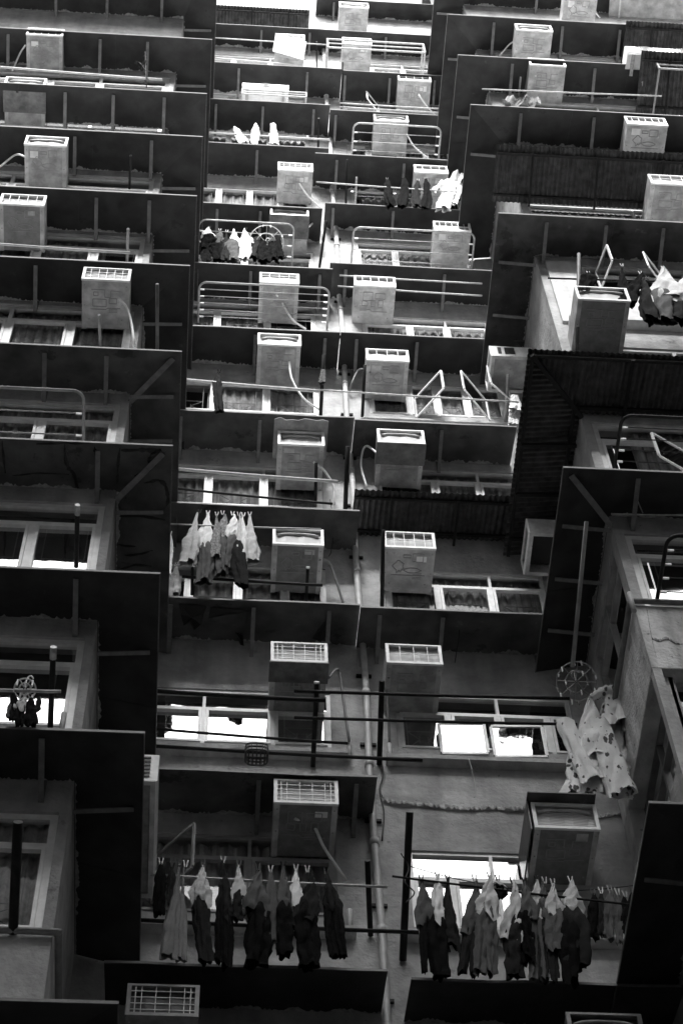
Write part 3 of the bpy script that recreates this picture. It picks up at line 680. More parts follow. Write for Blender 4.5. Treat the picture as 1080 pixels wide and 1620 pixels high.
ac('air conditioner with wire grille above the bright opened panes', 612, 700, 1049, grid='wire', hose=[(613, 1052), (611, 1080), (614, 1130), (616, 1175)], hose_m='hose_dark', pan='ac_grey')
ac('large air conditioner with barred grille above the dark laundry row', 434, 535, 1270, grid='heavy', pan='ac_dark', hose=[(466, 1289), (494, 1304), (512, 1340), (536, 1376), (547, 1392)])
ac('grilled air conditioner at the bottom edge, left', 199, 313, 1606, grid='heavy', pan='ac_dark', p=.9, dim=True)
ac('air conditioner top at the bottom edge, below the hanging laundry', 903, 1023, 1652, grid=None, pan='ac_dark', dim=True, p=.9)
ac('right wing air conditioner cut by the top edge', 893, 945, -6, YW, pan='ac_light', hose=[(922, 0), (935, 14), (948, 28)], group=RR_)
ac('right wing air conditioner with a slanting white hose at its left', 817, 874, 48, YW, pan='ac_light', hose=[(822, 52), (808, 68), (790, 88)], grid=None, group=RR_)
ac('right wing air conditioner above the balled up clothes', 838, 895, 103, YW, pan='ac_light', grid=None, hose=[(842, 106), (836, 120), (828, 140)], group=RR_)
ac('air conditioner in a dark cage at the right edge', 1040, 1106, 112, YW, pan='ac_grey', group=RR_)
ac('right wing air conditioner with wire grille and looping hose above the big corrugated awning', 992, 1056, 197, YW, pan='ac_light', hose=[(1036, 208), (1054, 213), (1064, 225), (1066, 237)], group=RR_)
ac('air conditioner cut by the right edge under the big corrugated awning', 1030, 1100, 291, YW, pan='ac_grey', group=RR_)
ac('air conditioner with stained underside among the right wing laundry', 914, 997, 474, YW, pan='ac_dark', grid=None, p=.8, h=.44, group=RR_)
t_, bx_ = ac('air conditioner in a dark sheet hood above the long laundry row', 846, 949, 1310, grid=None, pan='ac_dark', p=.78, h=.42)
x0, x1, Yf, z, z1 = bx_
q = MB(); q.box(x0-.05, x1+.0, Yf-.12, YC-.01, z1+.02, z1+.035); q.box(x0-.05, x0-.035, Yf+.0, YC-.01, z-.03, z1+.02); q.box(x0-.035, x1, Yf+.36, Yf+.37, z1-.0, z1+.018)
tag(q.build('sheet_hood', 'canopy2'), 'dark sheet metal hood over the air conditioner above the long laundry row', 'hood')
# board lying on top of an air conditioner, and the tilted board
zb = P(476, 703, YC-.72).z+.42
q = MB(); a = P(433, 676, YC-.86); n = 9; pr = None
for i in range(n+1):
    X = P(433+86*i/n, 700, YC-.7).x; e = rnd.uniform(-.025, .025)
    c = (V((X, YC-.9+e, zb+.012)), V((X, YC-.25, zb+.012)), V((X, YC-.9+e, zb)), V((X, YC-.25, zb)))
    if pr: q.poly([pr[0], c[0], c[1], pr[1]]); q.poly([pr[2], pr[3], c[3], c[2]]); q.poly([pr[0], pr[2], c[2], c[0]])
    pr = c
tag(q.build('board', 'wood'), 'pale ragged board lying on the air conditioner over the twin poles', 'board')
q = MB(); pts = [P(436, 52, YC-.95), P(485, 66, YC-.95), P(480, 95, YC-.8), P(431, 81, YC-.8)]
off = V((0, .018, .01)); q.poly(pts); q.poly([p+off for p in pts][::-1])
for i in range(4): q.poly([pts[i], pts[i]+off, pts[(i+1) % 4]+off, pts[(i+1) % 4]])
tag(q.build('board', 'wood'), 'tilted pale board propped in front of an air conditioner near the top', 'board')
# side mounted units
def side_ac(label, side, y0, y1, z0, z1, p, group, louv=True, open_bottom=False, pan='ac_grey', support=0, dim=False):
    xw, sg = (XL, 1) if side == 'L' else (XR, -1); xf = xw+sg*p
    t = thing('air_conditioner', (xw, (y0+y1)/2, z0), label, 'air conditioner', group)
    bx = lambda mb, a, b, *r: mb.box(min(a, b), max(a, b), *r)
    c = MB(); bx(c, xw-sg*.04, xf, y0, y0+.02, z0, z1); bx(c, xw-sg*.04, xf, y1-.02, y1, z0, z1); bx(c, xw-sg*.04, xf, y0+.02, y1-.02, z1-.02, z1-.001)
    c.build('casing', 'ac_white' if not dim else 'ac_light', t)
    b = MB(); fr = .04; xe = xf+sg*.02
    bx(b, xf, xe, y0, y1, z0-.004, z0+fr); bx(b, xf, xe, y0, y1, z1-fr, z1); bx(b, xf, xe, y0, y0+fr, z0+fr, z1-fr); bx(b, xf, xe, y1-fr, y1, z0+fr, z1-fr); b.build('back_frame', 'ac_white', t)
    k = MB(); bx(k, xf-sg*.06, xf-sg*.05, y0+.02, y1-.02, z0+.02, z1-.02); k.build('coil', 'black', t)
    if louv:
        g = MB(); n = 6
        if side == 'R':
            for a_, b_ in ((.16, .24), (.32, .56)): bx(g, xf-sg*p*a_, xf-sg*p*b_, y0-.012, y0-.002, z0+.07, z1-.06)
        for i in range(n if side == 'L' else 0):
            Z = z0+.06+(z1-z0-.12)*i/(n-1); bx(g, xw+sg*.06, xf-sg*.06, y0-.014, y0-.002, Z-.012, Z+.012)
        g.build('louvre', 'black', t)
    rim = MB()
    bx(rim, xw, xf, y0, y0+.05, z0-.016, z0); bx(rim, xw, xf, y1-.05, y1, z0-.016, z0); bx(rim, xf-sg*.05, xf, y0+.05, y1-.05, z0-.016, z0); bx(rim, xw+sg*.0, xw+sg*.05, y0+.05, y1-.05, z0-.016, z0); rim.build('bottom_rim', 'ac_light', t)
    q = MB(); bx(q, xw, xf-sg*.05, y0+.05, y1-.05, z0+(.02 if not open_bottom else .2), z0+(.03 if not open_bottom else .21)); po = q.build('bottom_pan', 'black' if open_bottom else pan, t)
    return t
def side_z(x, y, X): return PX(x, y, X)
a = side_z(838, 842, XR-.6); side_ac('air conditioner with an open black underside on the side of the right wing', 'R', a.y, a.y+.66, a.z, a.z+.36, .6, 'window air conditioners on the side walls', louv=False, open_bottom=True, dim=True)
a = side_z(778, 562, XR-.65); side_ac('white air conditioner with black slots on the right wing side, above an open casement', 'R', a.y, a.y+.62, a.z, a.z+.34, .65, 'window air conditioners on the side walls')
a = side_z(246, 1235, XL+.75); side_ac('white louvred air conditioner on the left wing side wall, at the left of the laundry', 'L', a.y, a.y+1.5, a.z, a.z+.42, .75, 'window air conditioners on the side walls', pan='ac_dark')
# outdoor units
def outdoor(label, xl, xr, yb, Yw, p, h, d, fans):
    Yf = Yw-p; z = P((xl+xr)/2, yb, Yf).z; x0, x1 = P(xl, yb, Yf).x, P(xr, yb, Yf).x
    t = thing('outdoor_unit', ((x0+x1)/2, Yf+d/2, z), label, 'outdoor unit', 'outdoor air conditioning units')
    c = MB(); r = .04; pts = []
    prof = [(Yf+r, z), (Yf, z+r), (Yf, z+h-r), (Yf+r, z+h), (Yf+d-r, z+h), (Yf+d, z+h-r), (Yf+d, z+r), (Yf+d-r, z)]
    for i in range(8):
        a, b = prof[i], prof[(i+1) % 8]; c.poly([(x0, a[0], a[1]), (x0, b[0], b[1]), (x1, b[0], b[1]), (x1, a[0], a[1])])
    c.poly([(x0, a, b) for a, b in prof]); c.poly([(x1, a, b) for a, b in prof][::-1]); c.build('casing', 'ac_white', t)
    for k in range(fans):
        g = MB(); cx = x0+(x1-x0)*(k+.5)/fans; R0 = min(h*.42, (x1-x0)/fans*.42)
        for rr in (1, .75, .5, .25): g.tube([(cx+R0*rr*math.cos(i*math.pi/10), Yf-.012, z+h/2+R0*rr*math.sin(i*math.pi/10)) for i in range(21)], .006, 5, False)
        for i in range(8): g.bar((cx, Yf-.01, z+h/2), (cx+R0*math.cos(i*math.pi/4), Yf-.01, z+h/2+R0*math.sin(i*math.pi/4)), .006, .006)
        g.build('fan_grille', 'groove', t)
    q = MB(); q.box(x0+.08, x0+.14, Yf+.02, Yf+d+.1, z-.05, z-.003); q.box(x1-.14, x1-.08, Yf+.02, Yf+d+.1, z-.05, z-.003); q.build('foot_rail', 'steel', t)
    return t
outdoor('flat white outdoor unit on a rack high in the centre', 383, 457, 139, YC, .6, .3, .5, 1)
outdoor('long white outdoor unit with round fan under corrugated iron at the top right', 994, 1110, 86, YW, 1.0, .42, .34, 2)

#@@RACKS
# ------------------------------------------------------------------ poles, posts, racks, pipes
def pole(label, a, b, Yw, off, r=.018, m='bamboo', name='pole', cat='pole', group='horizontal drying poles'):
    p, q = P(a[0], a[1], Yw-off), P(b[0], b[1], Yw-off)
    n = 8; pts = [p.lerp(q, i/n)+V((0, 0, -.012*math.sin(math.pi*i/n)+rnd.uniform(-.002, .002))) for i in range(n+1)]
    return tag(MB().tube(pts, r, 7).build(name, m), label, cat, group)
def post(label, b, t, Yw, off, r=.02, m='iron', cap=None, group='bracket posts', b_off=.02):
    if off > 2: b_off = 1.3
    p, q = P(b[0], b[1], Yw-b_off), P(t[0], t[1], Yw-off)
    e = thing('bracket_post', p, label, 'post', group); ext = p-(q-p)*.25
    MB().tube([p, p.lerp(q, .5), q], r, 7).build('tube', m, e)
    if cap:
        d = (q-p).normalized(); MB().tube([q-d*(.01 if cap == 's' else .12), q+d*.012], r*1.12, 8).build('end_cap', 'steel' if cap != 's' else 'ac_white', e)
    return e
pole('pale rail crossing in front of the tilted board', (341, 60), (520, 71), YC, .8, .015, 'steel')
pole('pale pole under the canopy at the upper left of the centre', (341, 92), (478, 103), YC, .6, .022)
pole('pale pole in front of the bright ledge, two floors under the sky', (341, 168), (380, 171), YC, .55, .018)
pole('upper of two thin rails at the small open casement', (537, 163), (694, 172), YC, .7, .014, 'steel')
pole('lower of two thin rails at the small open casement', (537, 169), (694, 178), YC, .62, .014, 'steel')
pole('pale pole under the three white socks', (331, 210), (522, 221), YC, .7, .02)
pole('rail carrying the dark socks and bright cloth', (500, 288), (722, 304), YC, .85, .016, 'steel')
pole('upper of the two bare rails beside an air conditioner', (537, 436), (762, 449), YC, .62, .016, 'steel')
pole('lower of the two bare rails beside an air conditioner', (534, 453), (762, 468), YC, .5, .016, 'steel')
pole('thick pale pole carrying one dark sock', (295, 601), (505, 619), YC, .85, .024)
pole('thin rail running past the opened casements', (505, 617), (820, 636), YC, .8, .014, 'steel')
pole('thick pale pole, upper of the twin poles', (281, 742), (534, 762), YC, .85, .024)
pole('thin black pole, lower of the twin poles', (281, 773), (526, 797), YC, .8, .017, 'iron')
pole('thin rail holding the row of pale towels', (268, 829), (508, 837), YC, .95, .012, 'steel')
pole('lower dark rail behind the pale towels', (288, 912), (510, 926), YC, .8, .02, 'iron')
pole('black pole above the bright left window', (243, 1093), (515, 1108), YC, .85, .026, 'iron')
pole('long black pole reaching the peg hanger', (465, 1093), (900, 1105), YC, .95, .02, 'iron')
pole('long black pole under the bright opened panes, ending at the flowered cloth', (465, 1135), (912, 1146), YC, .8, .018, 'iron')
pole('thin dark pole crossing the bright left panes', (243, 1153), (550, 1176), YC, .6, .017, 'iron')
pole('dark rail along the sill carrying the small basket', (243, 1180), (668, 1203), YC, .3, .022, 'iron')
pole('rail holding the dark laundry row', (238, 1384), (612, 1403), YC, 1.0, .014, 'steel')
pole('lower dark rail behind the dark laundry row', (216, 1455), (662, 1475), YC, .45, .022, 'iron')
pole('rail holding the long row of towels at the lower right', (620, 1386), (1005, 1432), YC, 1.0, .012, 'iron')
pole('pole on the left wing below the grilled air conditioner, top left', (0, 106), (257, 126), YW, .5, .02)
pole('long pale pole across the fourth row of left wing windows', (-30, 384), (206, 400), YW, .8, .018)
pole('thin pole carrying the hanger of socks at the left edge', (-60, 1089), (97, 1094), YW, .85, .016, 'steel')
pole('thin dark rail carrying the balled up clothes', (762, 141), (1046, 152), YW, .85, .014, 'steel')
pole('dark rail behind the right wing laundry', (866, 440), (1100, 446), YW, .7, .014, 'iron')
pole('bright rail along the strut under the right wing corner canopy', (966, 813), (1100, 815), YW, .2, .012, 'steel')
for lab, b, tp, Yw, off, r, m, cap in (
 ('grey post with pale cap over the bright left wing casements', (121, 897), (123, 800), YW, .85, .027, 'iron', 'c'),
 ('post with pale cap beside the hanger of dark socks', (80, 1150), (85, 1025), YW, .9, .03, 'iron', 'c'),
 ('thick black post in front of the darkest left window', (21, 1476), (29, 1300), YW, 1.0, .045, 'iron', None),
 ('short grey post in front of the large pale air conditioner', (159, 547), (157, 498), YW, .6, .02, 'alu_dark', None),
 ('short rusty post at the end of the long pale pole', (201, 414), (203, 362), YW, .75, .022, 'alu_dark', None),
 ('short black post in front of the dark left wing window', (205, 298), (207, 246), YW, .8, .02, 'iron', None),
 ('long thin post under the left wing side canopy beside the pale air conditioner', (249, 553), (249, 449), YW, .95, .024, 'trim', None),
 ('black post at the right of the twin poles', (546, 808), (550, 706), YC, .85, .034, 'iron', None),
 ('black leaning post to the right of the peg hanger', (505, 425), (516, 349), YC, .85, .026, 'iron', None),
 ('tall black post at the left of the dark socks', (547, 323), (549, 252), YC, .85, .022, 'iron', None),
 ('short grey post at the left of the dark socks', (562, 324), (564, 280), YC, .55, .02, 'steel', None),
 ('black post at the right of the white socks', (503, 234), (504, 187), YC, .7, .022, 'iron', None),
 ('tall thin black post in front of the box frame', (540, 172), (542, 98), YC, 1.0, .016, 'iron', None),
 ('short black post above the white box unit', (501, 107), (501, 66), YC, .7, .018, 'iron', None),
 ('black post wrapped with cloth at the end of the thick pale pole', (507, 658), (512, 561), YC, .85, .03, 'iron', None),
 ('dark post at the left of the opened casements', (573, 660), (577, 577), YC, .75, .026, 'iron', None),
 ('tall black post at the left of the clean pale air conditioner', (604, 962), (606, 838), YC, .95, .028, 'iron', None),
 ('short post with white cap below the towels, right', (484, 953), (487, 898), YC, .5, .022, 'iron', 's'),
 ('short post with white cap below the towels, left', (304, 941), (305, 887), YC, .5, .022, 'iron', 's'),
 ('black post with white cap crossing the long black poles', (495, 1213), (501, 1080), YC, .95, .03, 'iron', 's'),
 ('black post at the left of the bright opened panes', (600, 1210), (604, 1077), YC, .95, .034, 'iron', None),
 ('thick black post at the left of the bright lower window', (637, 1520), (648, 1285), YC, 1.25, .04, 'iron', None),
 ('black post at the right end of the dark laundry row', (586, 1480), (581, 1361), YC, .85, .03, 'iron', None),
 ('short post in front of the backed air conditioner', (499, 796), (500, 732), YC, .55, .024, 'iron', None),
 ('grey post in front of the white open casement by the corrugated awning', (799, 673), (803, 592), YC, .75, .026, 'alu_dark', None),
 ('dark post at the left of the stained air conditioner', (912, 574), (915, 401), YW, 1.05, .028, 'trim', None),
 ('long leaning grey pole above the round peg hanger', (905, 1056), (927, 825), YC, 2.75, .026, 'alu_dark', None),
 ('short post beside the balled up clothes', (820, 153), (823, 122), YW, .45, .02, 'alu_dark', None),
 ('short pale post at the right end of the clothes rail', (1012, 174), (1015, 129), YW, .6, .018, 'steel', None),
 ('pale post at the right edge above the big corrugated awning', (1070, 222), (1074, 183), YW, .5, .022, 'ac_white', None)):
    post(lab, b, tp, Yw, off, r, m, cap)
def rack(label, xl, xr, yt, Yw, off=.8, rows=3, m='steel', r=.016, cut=None, hooks=True, group='round cornered drying racks', z=None):
    Yo = Yw-off; z = P((xl+xr)/2, yt, Yo).z if z is None else z; x0, x1 = P(xl, yt, Yo).x, P(xr, yt, Yo).x
    t = thing('drying_rack', ((x0+x1)/2, Yw, z), label, 'drying rack', group); rc = .13
    arc = lambda cx, cy, a0, a1: [(cx+rc*math.cos(a0+(a1-a0)*i/6), cy+rc*math.sin(a0+(a1-a0)*i/6), z) for i in range(7)]
    pts = [(x0, Yw-.01, z)] + arc(x0+rc, Yo+rc, math.pi, 1.5*math.pi) + arc(x1-rc, Yo+rc, 1.5*math.pi, 2*math.pi) + [(x1, Yw-.01, z)]
    MB().tube(pts, r, 8).build('tube_frame', m, t)
    for k in range(rows):
        y = Yo+(off-.06)*(k+1)/(rows+.6); MB().tube([(x0, y, z-.004), ((x0+x1)/2, y, z-.012), (x1, y, z-.004)], .007 if rows > 2 else .01, 6).build('cross_rod', m, t)
        if hooks:
            for xx, sg in ((x0, 1), (x1, -1)): MB().bar((xx+sg*.02, y, z-.02), (xx+sg*.09, y, z-.02), .02, .025).build('hook', 'ac_white', t)
    return t
rack('curved tube rack on the left wing above the torn canopy', -160, 134, 612, YW, .85, 2, 'alu_dark', .02)
rack('short round cornered rack in front of the air conditioner, upper right of the centre', 560, 697, 198, YC, .75, 3, 'steel', .02)
rack('crowded round cornered rack with the round peg hanger', 315, 465, 351, YC, .8, 3, 'steel', .016)
rack('long round cornered rack under the dark socks', 560, 750, 364, YC, .8, 3, 'steel', .018)
rack('wide empty tube rack with strings in front of dark windows', 315, 521, 451, YC, .75, 5, 'alu_dark', .018)
rack('black curved rack with white hooks in front of the right wing windows', 985, 1200, 662, YW, .8, 4, 'iron', .022)
rack('black curved rack over the mirror bright right wing panes', 1057, 1250, 851, YW, .9, 4, 'iron', .024)
rack('curved rack at the right edge beside the caged air conditioner', 1073, 1180, 125, YW, .6, 3, 'steel', .014)
# open box frames round air conditioners
def box_frame(label, xl, xr, yt, Yw, off, h, m='steel', r=.02, d=None):
    Yo = Yw-off; z = P((xl+xr)/2, yt, Yo).z; x0, x1 = P(xl, yt, Yo).x, P(xr, yt, Yo).x
    t = thing('box_frame', ((x0+x1)/2, Yw, z-h), label, 'metal frame', 'open metal frames')
    b = MB()
    for zz in (z, z-h*.5, z-h):
        if zz == z-h*.5: b2 = MB(); b2.bar((x0, Yo, zz), (x1, Yo, zz), r*.7, r*.7); b2.build('middle_bar', m, t); continue
        b.bar((x0, Yo, zz), (x1, Yo, zz), r, r); b.bar((x0, Yo, zz), (x0, Yw-.01, zz), r, r); b.bar((x1, Yo, zz), (x1, Yw-.01, zz), r, r)
    b.build('rail_frame', m, t)
    for x in (x0, x1): MB().bar((x, Yo, z-h), (x, Yo, z), r*1.1, r*1.1).build('upright', m, t)
box_frame('open box frame of pale bars round an air conditioner near the top', 518, 668, 66, YC, .95, .62, 'steel', .035)
box_frame('low rack frame holding the flat white outdoor unit', 383, 484, 144, YC, .75, .28, 'steel', .025)
box_frame('dark cage bars round the air conditioner at the right edge', 1037, 1130, 98, YW, .95, .5, 'alu_dark', .03)
# pipes
t = thing('drain_pipe', (1.75, YC-.07, 10), 'long white drain pipe running up the centre wall between the two columns of windows', 'pipe')
pts = []; z = 11.0
while z < 48.2:
    pts.append((1.755+.012*math.sin(z*1.3), YC-.075, z)); z += .5
MB().tube(pts, .042, 10).build('pipe', 'pvc', t)
z = 11.6
while z < 47.5:
    c = MB(); c.tube([(1.755+.012*math.sin(z*1.3), YC-.075, z-.05), (1.755+.012*math.sin(z*1.3), YC-.075, z+.05)], .053, 10); c.build('pipe_collar', 'pvc', t)
    c = MB(); c.box(1.66, 1.85, YC-.04, YC-.005, z+.42, z+.46); c.build('pipe_clamp', 'iron', t); z += 1.42
def pipe_run(label, pts, r, m='bracket'):
    return tag(MB().tube(bez(pts, 4), r, 8).build('pipe', m), label, 'pipe')
zs = P(1012, 957, YW).z
pipe_run('dark pipe bent round the right wing corner under the mirror bright panes', [(9, YW-.05, zs), (6, YW-.05, zs), (XR+.1, YW-.05, zs), (XR-.04, YW-.02, zs), (XR-.05, YW+.15, zs), (XR-.05, YC-.5, zs-.02)], .034)
zs = P(85, 1481, YW).z
pipe_run('dusty pipe bent round the left wing corner under the darkest window', [(-7, YW-.05, zs), (-3, YW-.05, zs), (XL-.1, YW-.05, zs), (XL+.04, YW-.02, zs), (XL+.05, YW+.15, zs), (XL+.05, YC-.6, zs-.02)], .034)
for lab, x, y, Yw in (('short white pipe stub on the sill beside the hanger of dark socks', 100, 1140, YW), ('short white pipe stub on the sill of the mirror bright right wing panes', 997, 948, YW), ('white pipe stub at the end of the dark laundry rail', 553, 1452, YC), ('white pipe stub under the hose of the barred air conditioner window', 552, 1180, YC), ('white pipe stub below the wire grilled air conditioner', 616, 1187, YC)):
    p = P(x, y, Yw-.08); tag(MB().tube([p+V((0, 0, -.25)), p, p+V((0, 0, .12))], .03, 8).build('pipe_stub', 'pvc'), lab, 'pipe', 'short pipe stubs')

#@@SASHES
# ------------------------------------------------------------------ casements standing open
def casement(hb, ob, Yw, d, h, m='ac_white', gl='glass_dull'):
    a, b = P(hb[0], hb[1], Yw-.03), P(ob[0], ob[1], Yw-d); b.z = a.z
    up = V((0, 0, h)); f = MB(); w = .036; nrm = (b-a).cross(up).normalized()
    e = (b-a).normalized()
    f.bar(a, b, 0.022, w, V((0, 0, 1))); f.bar(a+up, b+up, 0.022, w, V((0, 0, 1))); f.bar(a+up*.0+V((0, 0, w/2)), a+up-V((0, 0, w/2)), 0.022, w, e); f.bar(b+V((0, 0, w/2)), b+up-V((0, 0, w/2)), 0.022, w, e)
    o = f.build('casement', m, BLD)
    g = MB(); g.poly([a, b, b+up, a+up]); g.build('pane', gl, o); return o
casement((659, 660), (702, 618), YC, .55, .62)
casement((775, 666), (735, 622), YC, .55, .66)
casement((808, 633), (780, 625), YC-.35, .3, .62)
casement((950, 457), (967, 410), YW, .5, .6)
casement((1062, 470), (1028, 427), YW, .5, .58)
casement((240, 1425), (303, 1384), YC, .5, .72, 'alu_dark')
casement((1110, 760), (1050, 744), YW, .35, .62)
casement((699, 1192), (772, 1195), YC, .05, .6, 'alu', 'glass')
casement((783, 1197), (866, 1201), YC, .055, .6, 'alu', 'glass')
casement((600, 180), (583, 172), YC, .35, .5)

#@@LAUNDRY
# ------------------------------------------------------------------ washing
def cone(mb, top, bot, w, seed, prof='cone', dr=.5, hem=.06, lob=3, crumple=1):
    """hanging cloth: a flattened, folded sleeve with an open, uneven hem"""
    r = random.Random(seed); n, mrow = 40, 30; i0 = len(mb.v)
    ph = [r.uniform(0, 6.28) for _ in range(5)]; a1, a2 = r.uniform(.22, .38), r.uniform(.14, .26); l1, l2 = lob, lob+r.choice((2, 3))
    w *= r.uniform(.8, 1.02); sway = r.uniform(-.22, .22)*w; hem *= r.uniform(.5, 1.6)
    for k in range(mrow+1):
        t = k/mrow
        if prof == 'cone': q = .06+.94*min(1, t/.72)**.95; q *= 1-.12*max(0, t-.7)/.3
        elif prof == 'long': q = .07+.93*min(1, t/.3)**.8*(1-.25*max(0, t-.4)/.6)
        elif prof == 'sock': q = (.25+.55*min(1, t/.2)) if t < .6 else .8+.25*math.sin((t-.6)/.4*math.pi)
        elif prof == 'strap': q = .1+.25*min(1, t/.3) if t < .3 else .35+.65*min(1, (t-.3)/.35)
        elif prof == 'tube': q = .75+.25*t
        else: q = .5+.5*t
        c = V(top).lerp(V(bot), t) + V((sway*math.sin(t*2.6+ph[3]), .05*w*math.sin(t*4+ph[4]), 0))
        if prof == 'sock' and t > .65: c += V((w*.55*(t-.65)*(1 if seed % 2 else -1), -.15*w*(t-.65), 0))
        for j in range(n):
            a = 2*math.pi*j/n
            fold = 1 + min(1, t*1.6)*(a1*math.sin(l1*a+ph[0]+t*1.2) + a2*math.sin(l2*a+ph[1]-t*2.1)) + .09*math.sin(11*a+ph[2]+9*t)*min(1, t*2)
            x = w/2*q*fold*math.cos(a); y = w/2*q*dr*fold*math.sin(a)
            z = 0
            if k == mrow: z = hem*(math.sin(2*a+ph[2])+.6*math.sin(5*a+ph[0]))
            elif k > mrow-5: z = hem*(math.sin(2*a+ph[2])+.6*math.sin(5*a+ph[0]))*(k-mrow+5)/5
            # wrinkles
            x += .02*w*math.sin(23*t+5*a+ph[1]); y += .03*w*math.sin(19*t+4*a+ph[0])
            pn = V((x, y, c.z))*(9/max(.35, w*3))+V((seed*3.7, 0, 0)); nv = noise.noise_vector(pn*.6)*(.09*w*crumple*min(1, t*3)) + noise.noise_vector(pn*2.2)*(.022*w*crumple*min(1, t*3))
            mb.v.append(c+V((x, y, z))+nv)
    for k in range(mrow):
        for j in range(n):
            a, b = i0+k*n+j, i0+k*n+(j+1) % n
            mb.f.append((a, b, b+n, a+n)); mb.sm.append(True)
    return mb
GN = 100
def peg(parent, p):
    g = MB()
    g.bar(p+V((-.008, 0, -.05)), p+V((-.022, 0, .055)), .012, .012, V((0, 1, 0))); g.bar(p+V((.008, 0, -.05)), p+V((.022, 0, .055)), .012, .012, V((0, 1, 0)))
    g.build('clothes_peg', rnd.choice(('alu_dark', 'alu_dark', 'c_dark', 'c_mid', 'ac_light')), parent)
def garment(name, label, cat, top, bot, w, m, Yw=YC, off=1.0, prof='cone', under=None, legs=None, pegs=1, group='washing', dr=.5, dy=0.):
    """top, bot: pixels of the peg and of the lowest hem; w: width in pixels; under = (share of length, material, width share)"""
    global GN; GN += 1
    Y = Yw-off+dy; a, b = P(*top, Y), P(*bot, Y); ww = (P(top[0]+w/2, top[1], Y)-P(top[0]-w/2, top[1], Y)).length
    t = thing(name, a, label, cat, group)
    c1 = b
    if under: c1 = a.lerp(b, under[0])
    mb = MB(); cone(mb, a, c1, ww, GN, prof, dr, hem=min(.06, ww*.2)); mb.build('cloth', m, t)
    if under:  # dark legs, and dark inner cones with shade inside the cloth put into colour
        s0 = a.lerp(b, under[0]*.55)
        if legs:
            for sx in (-1, 1):
                mb = MB(); e = V((sx*ww*.24, 0, 0)); cone(mb, s0+e*.4, b+e+V((0, 0, rnd.uniform(-.02, .08))), ww*under[2]*.55, GN+sx*31, 'long', .7, .02); mb.build('trouser_leg' if legs == 'leg' else 'sleeve', under[1], t)
        else:
            mb = MB(); cone(mb, s0, b, ww*under[2], GN+57, 'long', .6, .03); mb.build('lining', under[1], t)
    if pegs: peg(t, a+V((0, -.0, .01)))
    return t
# dark row, bottom left
D1 = 'washing on the rail below the barred air conditioner'
for a in (
 ('cloth_strip', 'thin black strip of washing at the left end of the dark row', (255, 1364), (254, 1446), 18, 'c_black', 'long', None, None),
 ('cloth_strip', 'short dark scrap hanging just left of the pale strappy vest', (272, 1372), (270, 1432), 14, 'c_dark', 'long', None, None),
 ('vest', 'long pale strappy vest hanging at the left of the dark row', (284, 1366), (266, 1516), 24, 'c_sheer', 'strap', None, None),
 ('vest', 'slim pale vest half behind the strappy one in the dark row', (294, 1368), (284, 1520), 15, 'c_sheer', 'strap', None, None),
 ('shirt', 'pale pointed towel top over a black shirt, right of the strappy vests', (321, 1367), (322, 1522), 28, 'c_pale', 'cone', (.42, 'c_dark', .95), None),
 ('trousers', 'plain black trousers hanging second in from the pale pointed towel', (353, 1362), (353, 1528), 28, 'c_dark', 'cone', (.62, 'c_black', 1.0), 'leg'),
 ('blouse', 'small pale patterned blouse in the dark row', (378, 1368), (377, 1456), 24, 'c_pale', 'cone', (.75, 'c_dark', .8), None),
 ('shirt', 'broad dark bundled shirt, biggest piece of the dark row', (408, 1373), (404, 1528), 46, 'c_mid', 'cone', (.5, 'c_black', .9), None),
 ('shirt', 'narrow dark shirt tucked behind the broad bundled one', (428, 1376), (430, 1490), 16, 'c_mid', 'long', None, None),
 ('shirt', 'grey folded shirt left of the small white towel in the dark row', (448, 1370), (448, 1510), 27, 'c_mid', 'cone', (.6, 'c_black', 1.0), None),
 ('towel', 'small bright white towel in the middle of the dark row', (468, 1374), (468, 1440), 23, 'c_white', 'cone', None, None),
 ('skirt', 'wide black skirt right of the small white towel', (486, 1376), (487, 1530), 36, 'c_dark', 'cone', (.6, 'c_black', 1.0), None),
 ('trousers', 'dark studded trousers bent to the right at the end of the dark row', (516, 1380), (538, 1520), 30, 'c_dark', 'cone', (.5, 'c_black', 1.0), 'leg')):
    garment(a[0], a[1], a[0].replace('_', ' '), a[2], a[3], a[4], a[5], YC, 1.0, a[6], a[7], a[8], group=D1, dy=rnd.uniform(-.03, .03))
D2 = 'washing in the long row at the lower right'
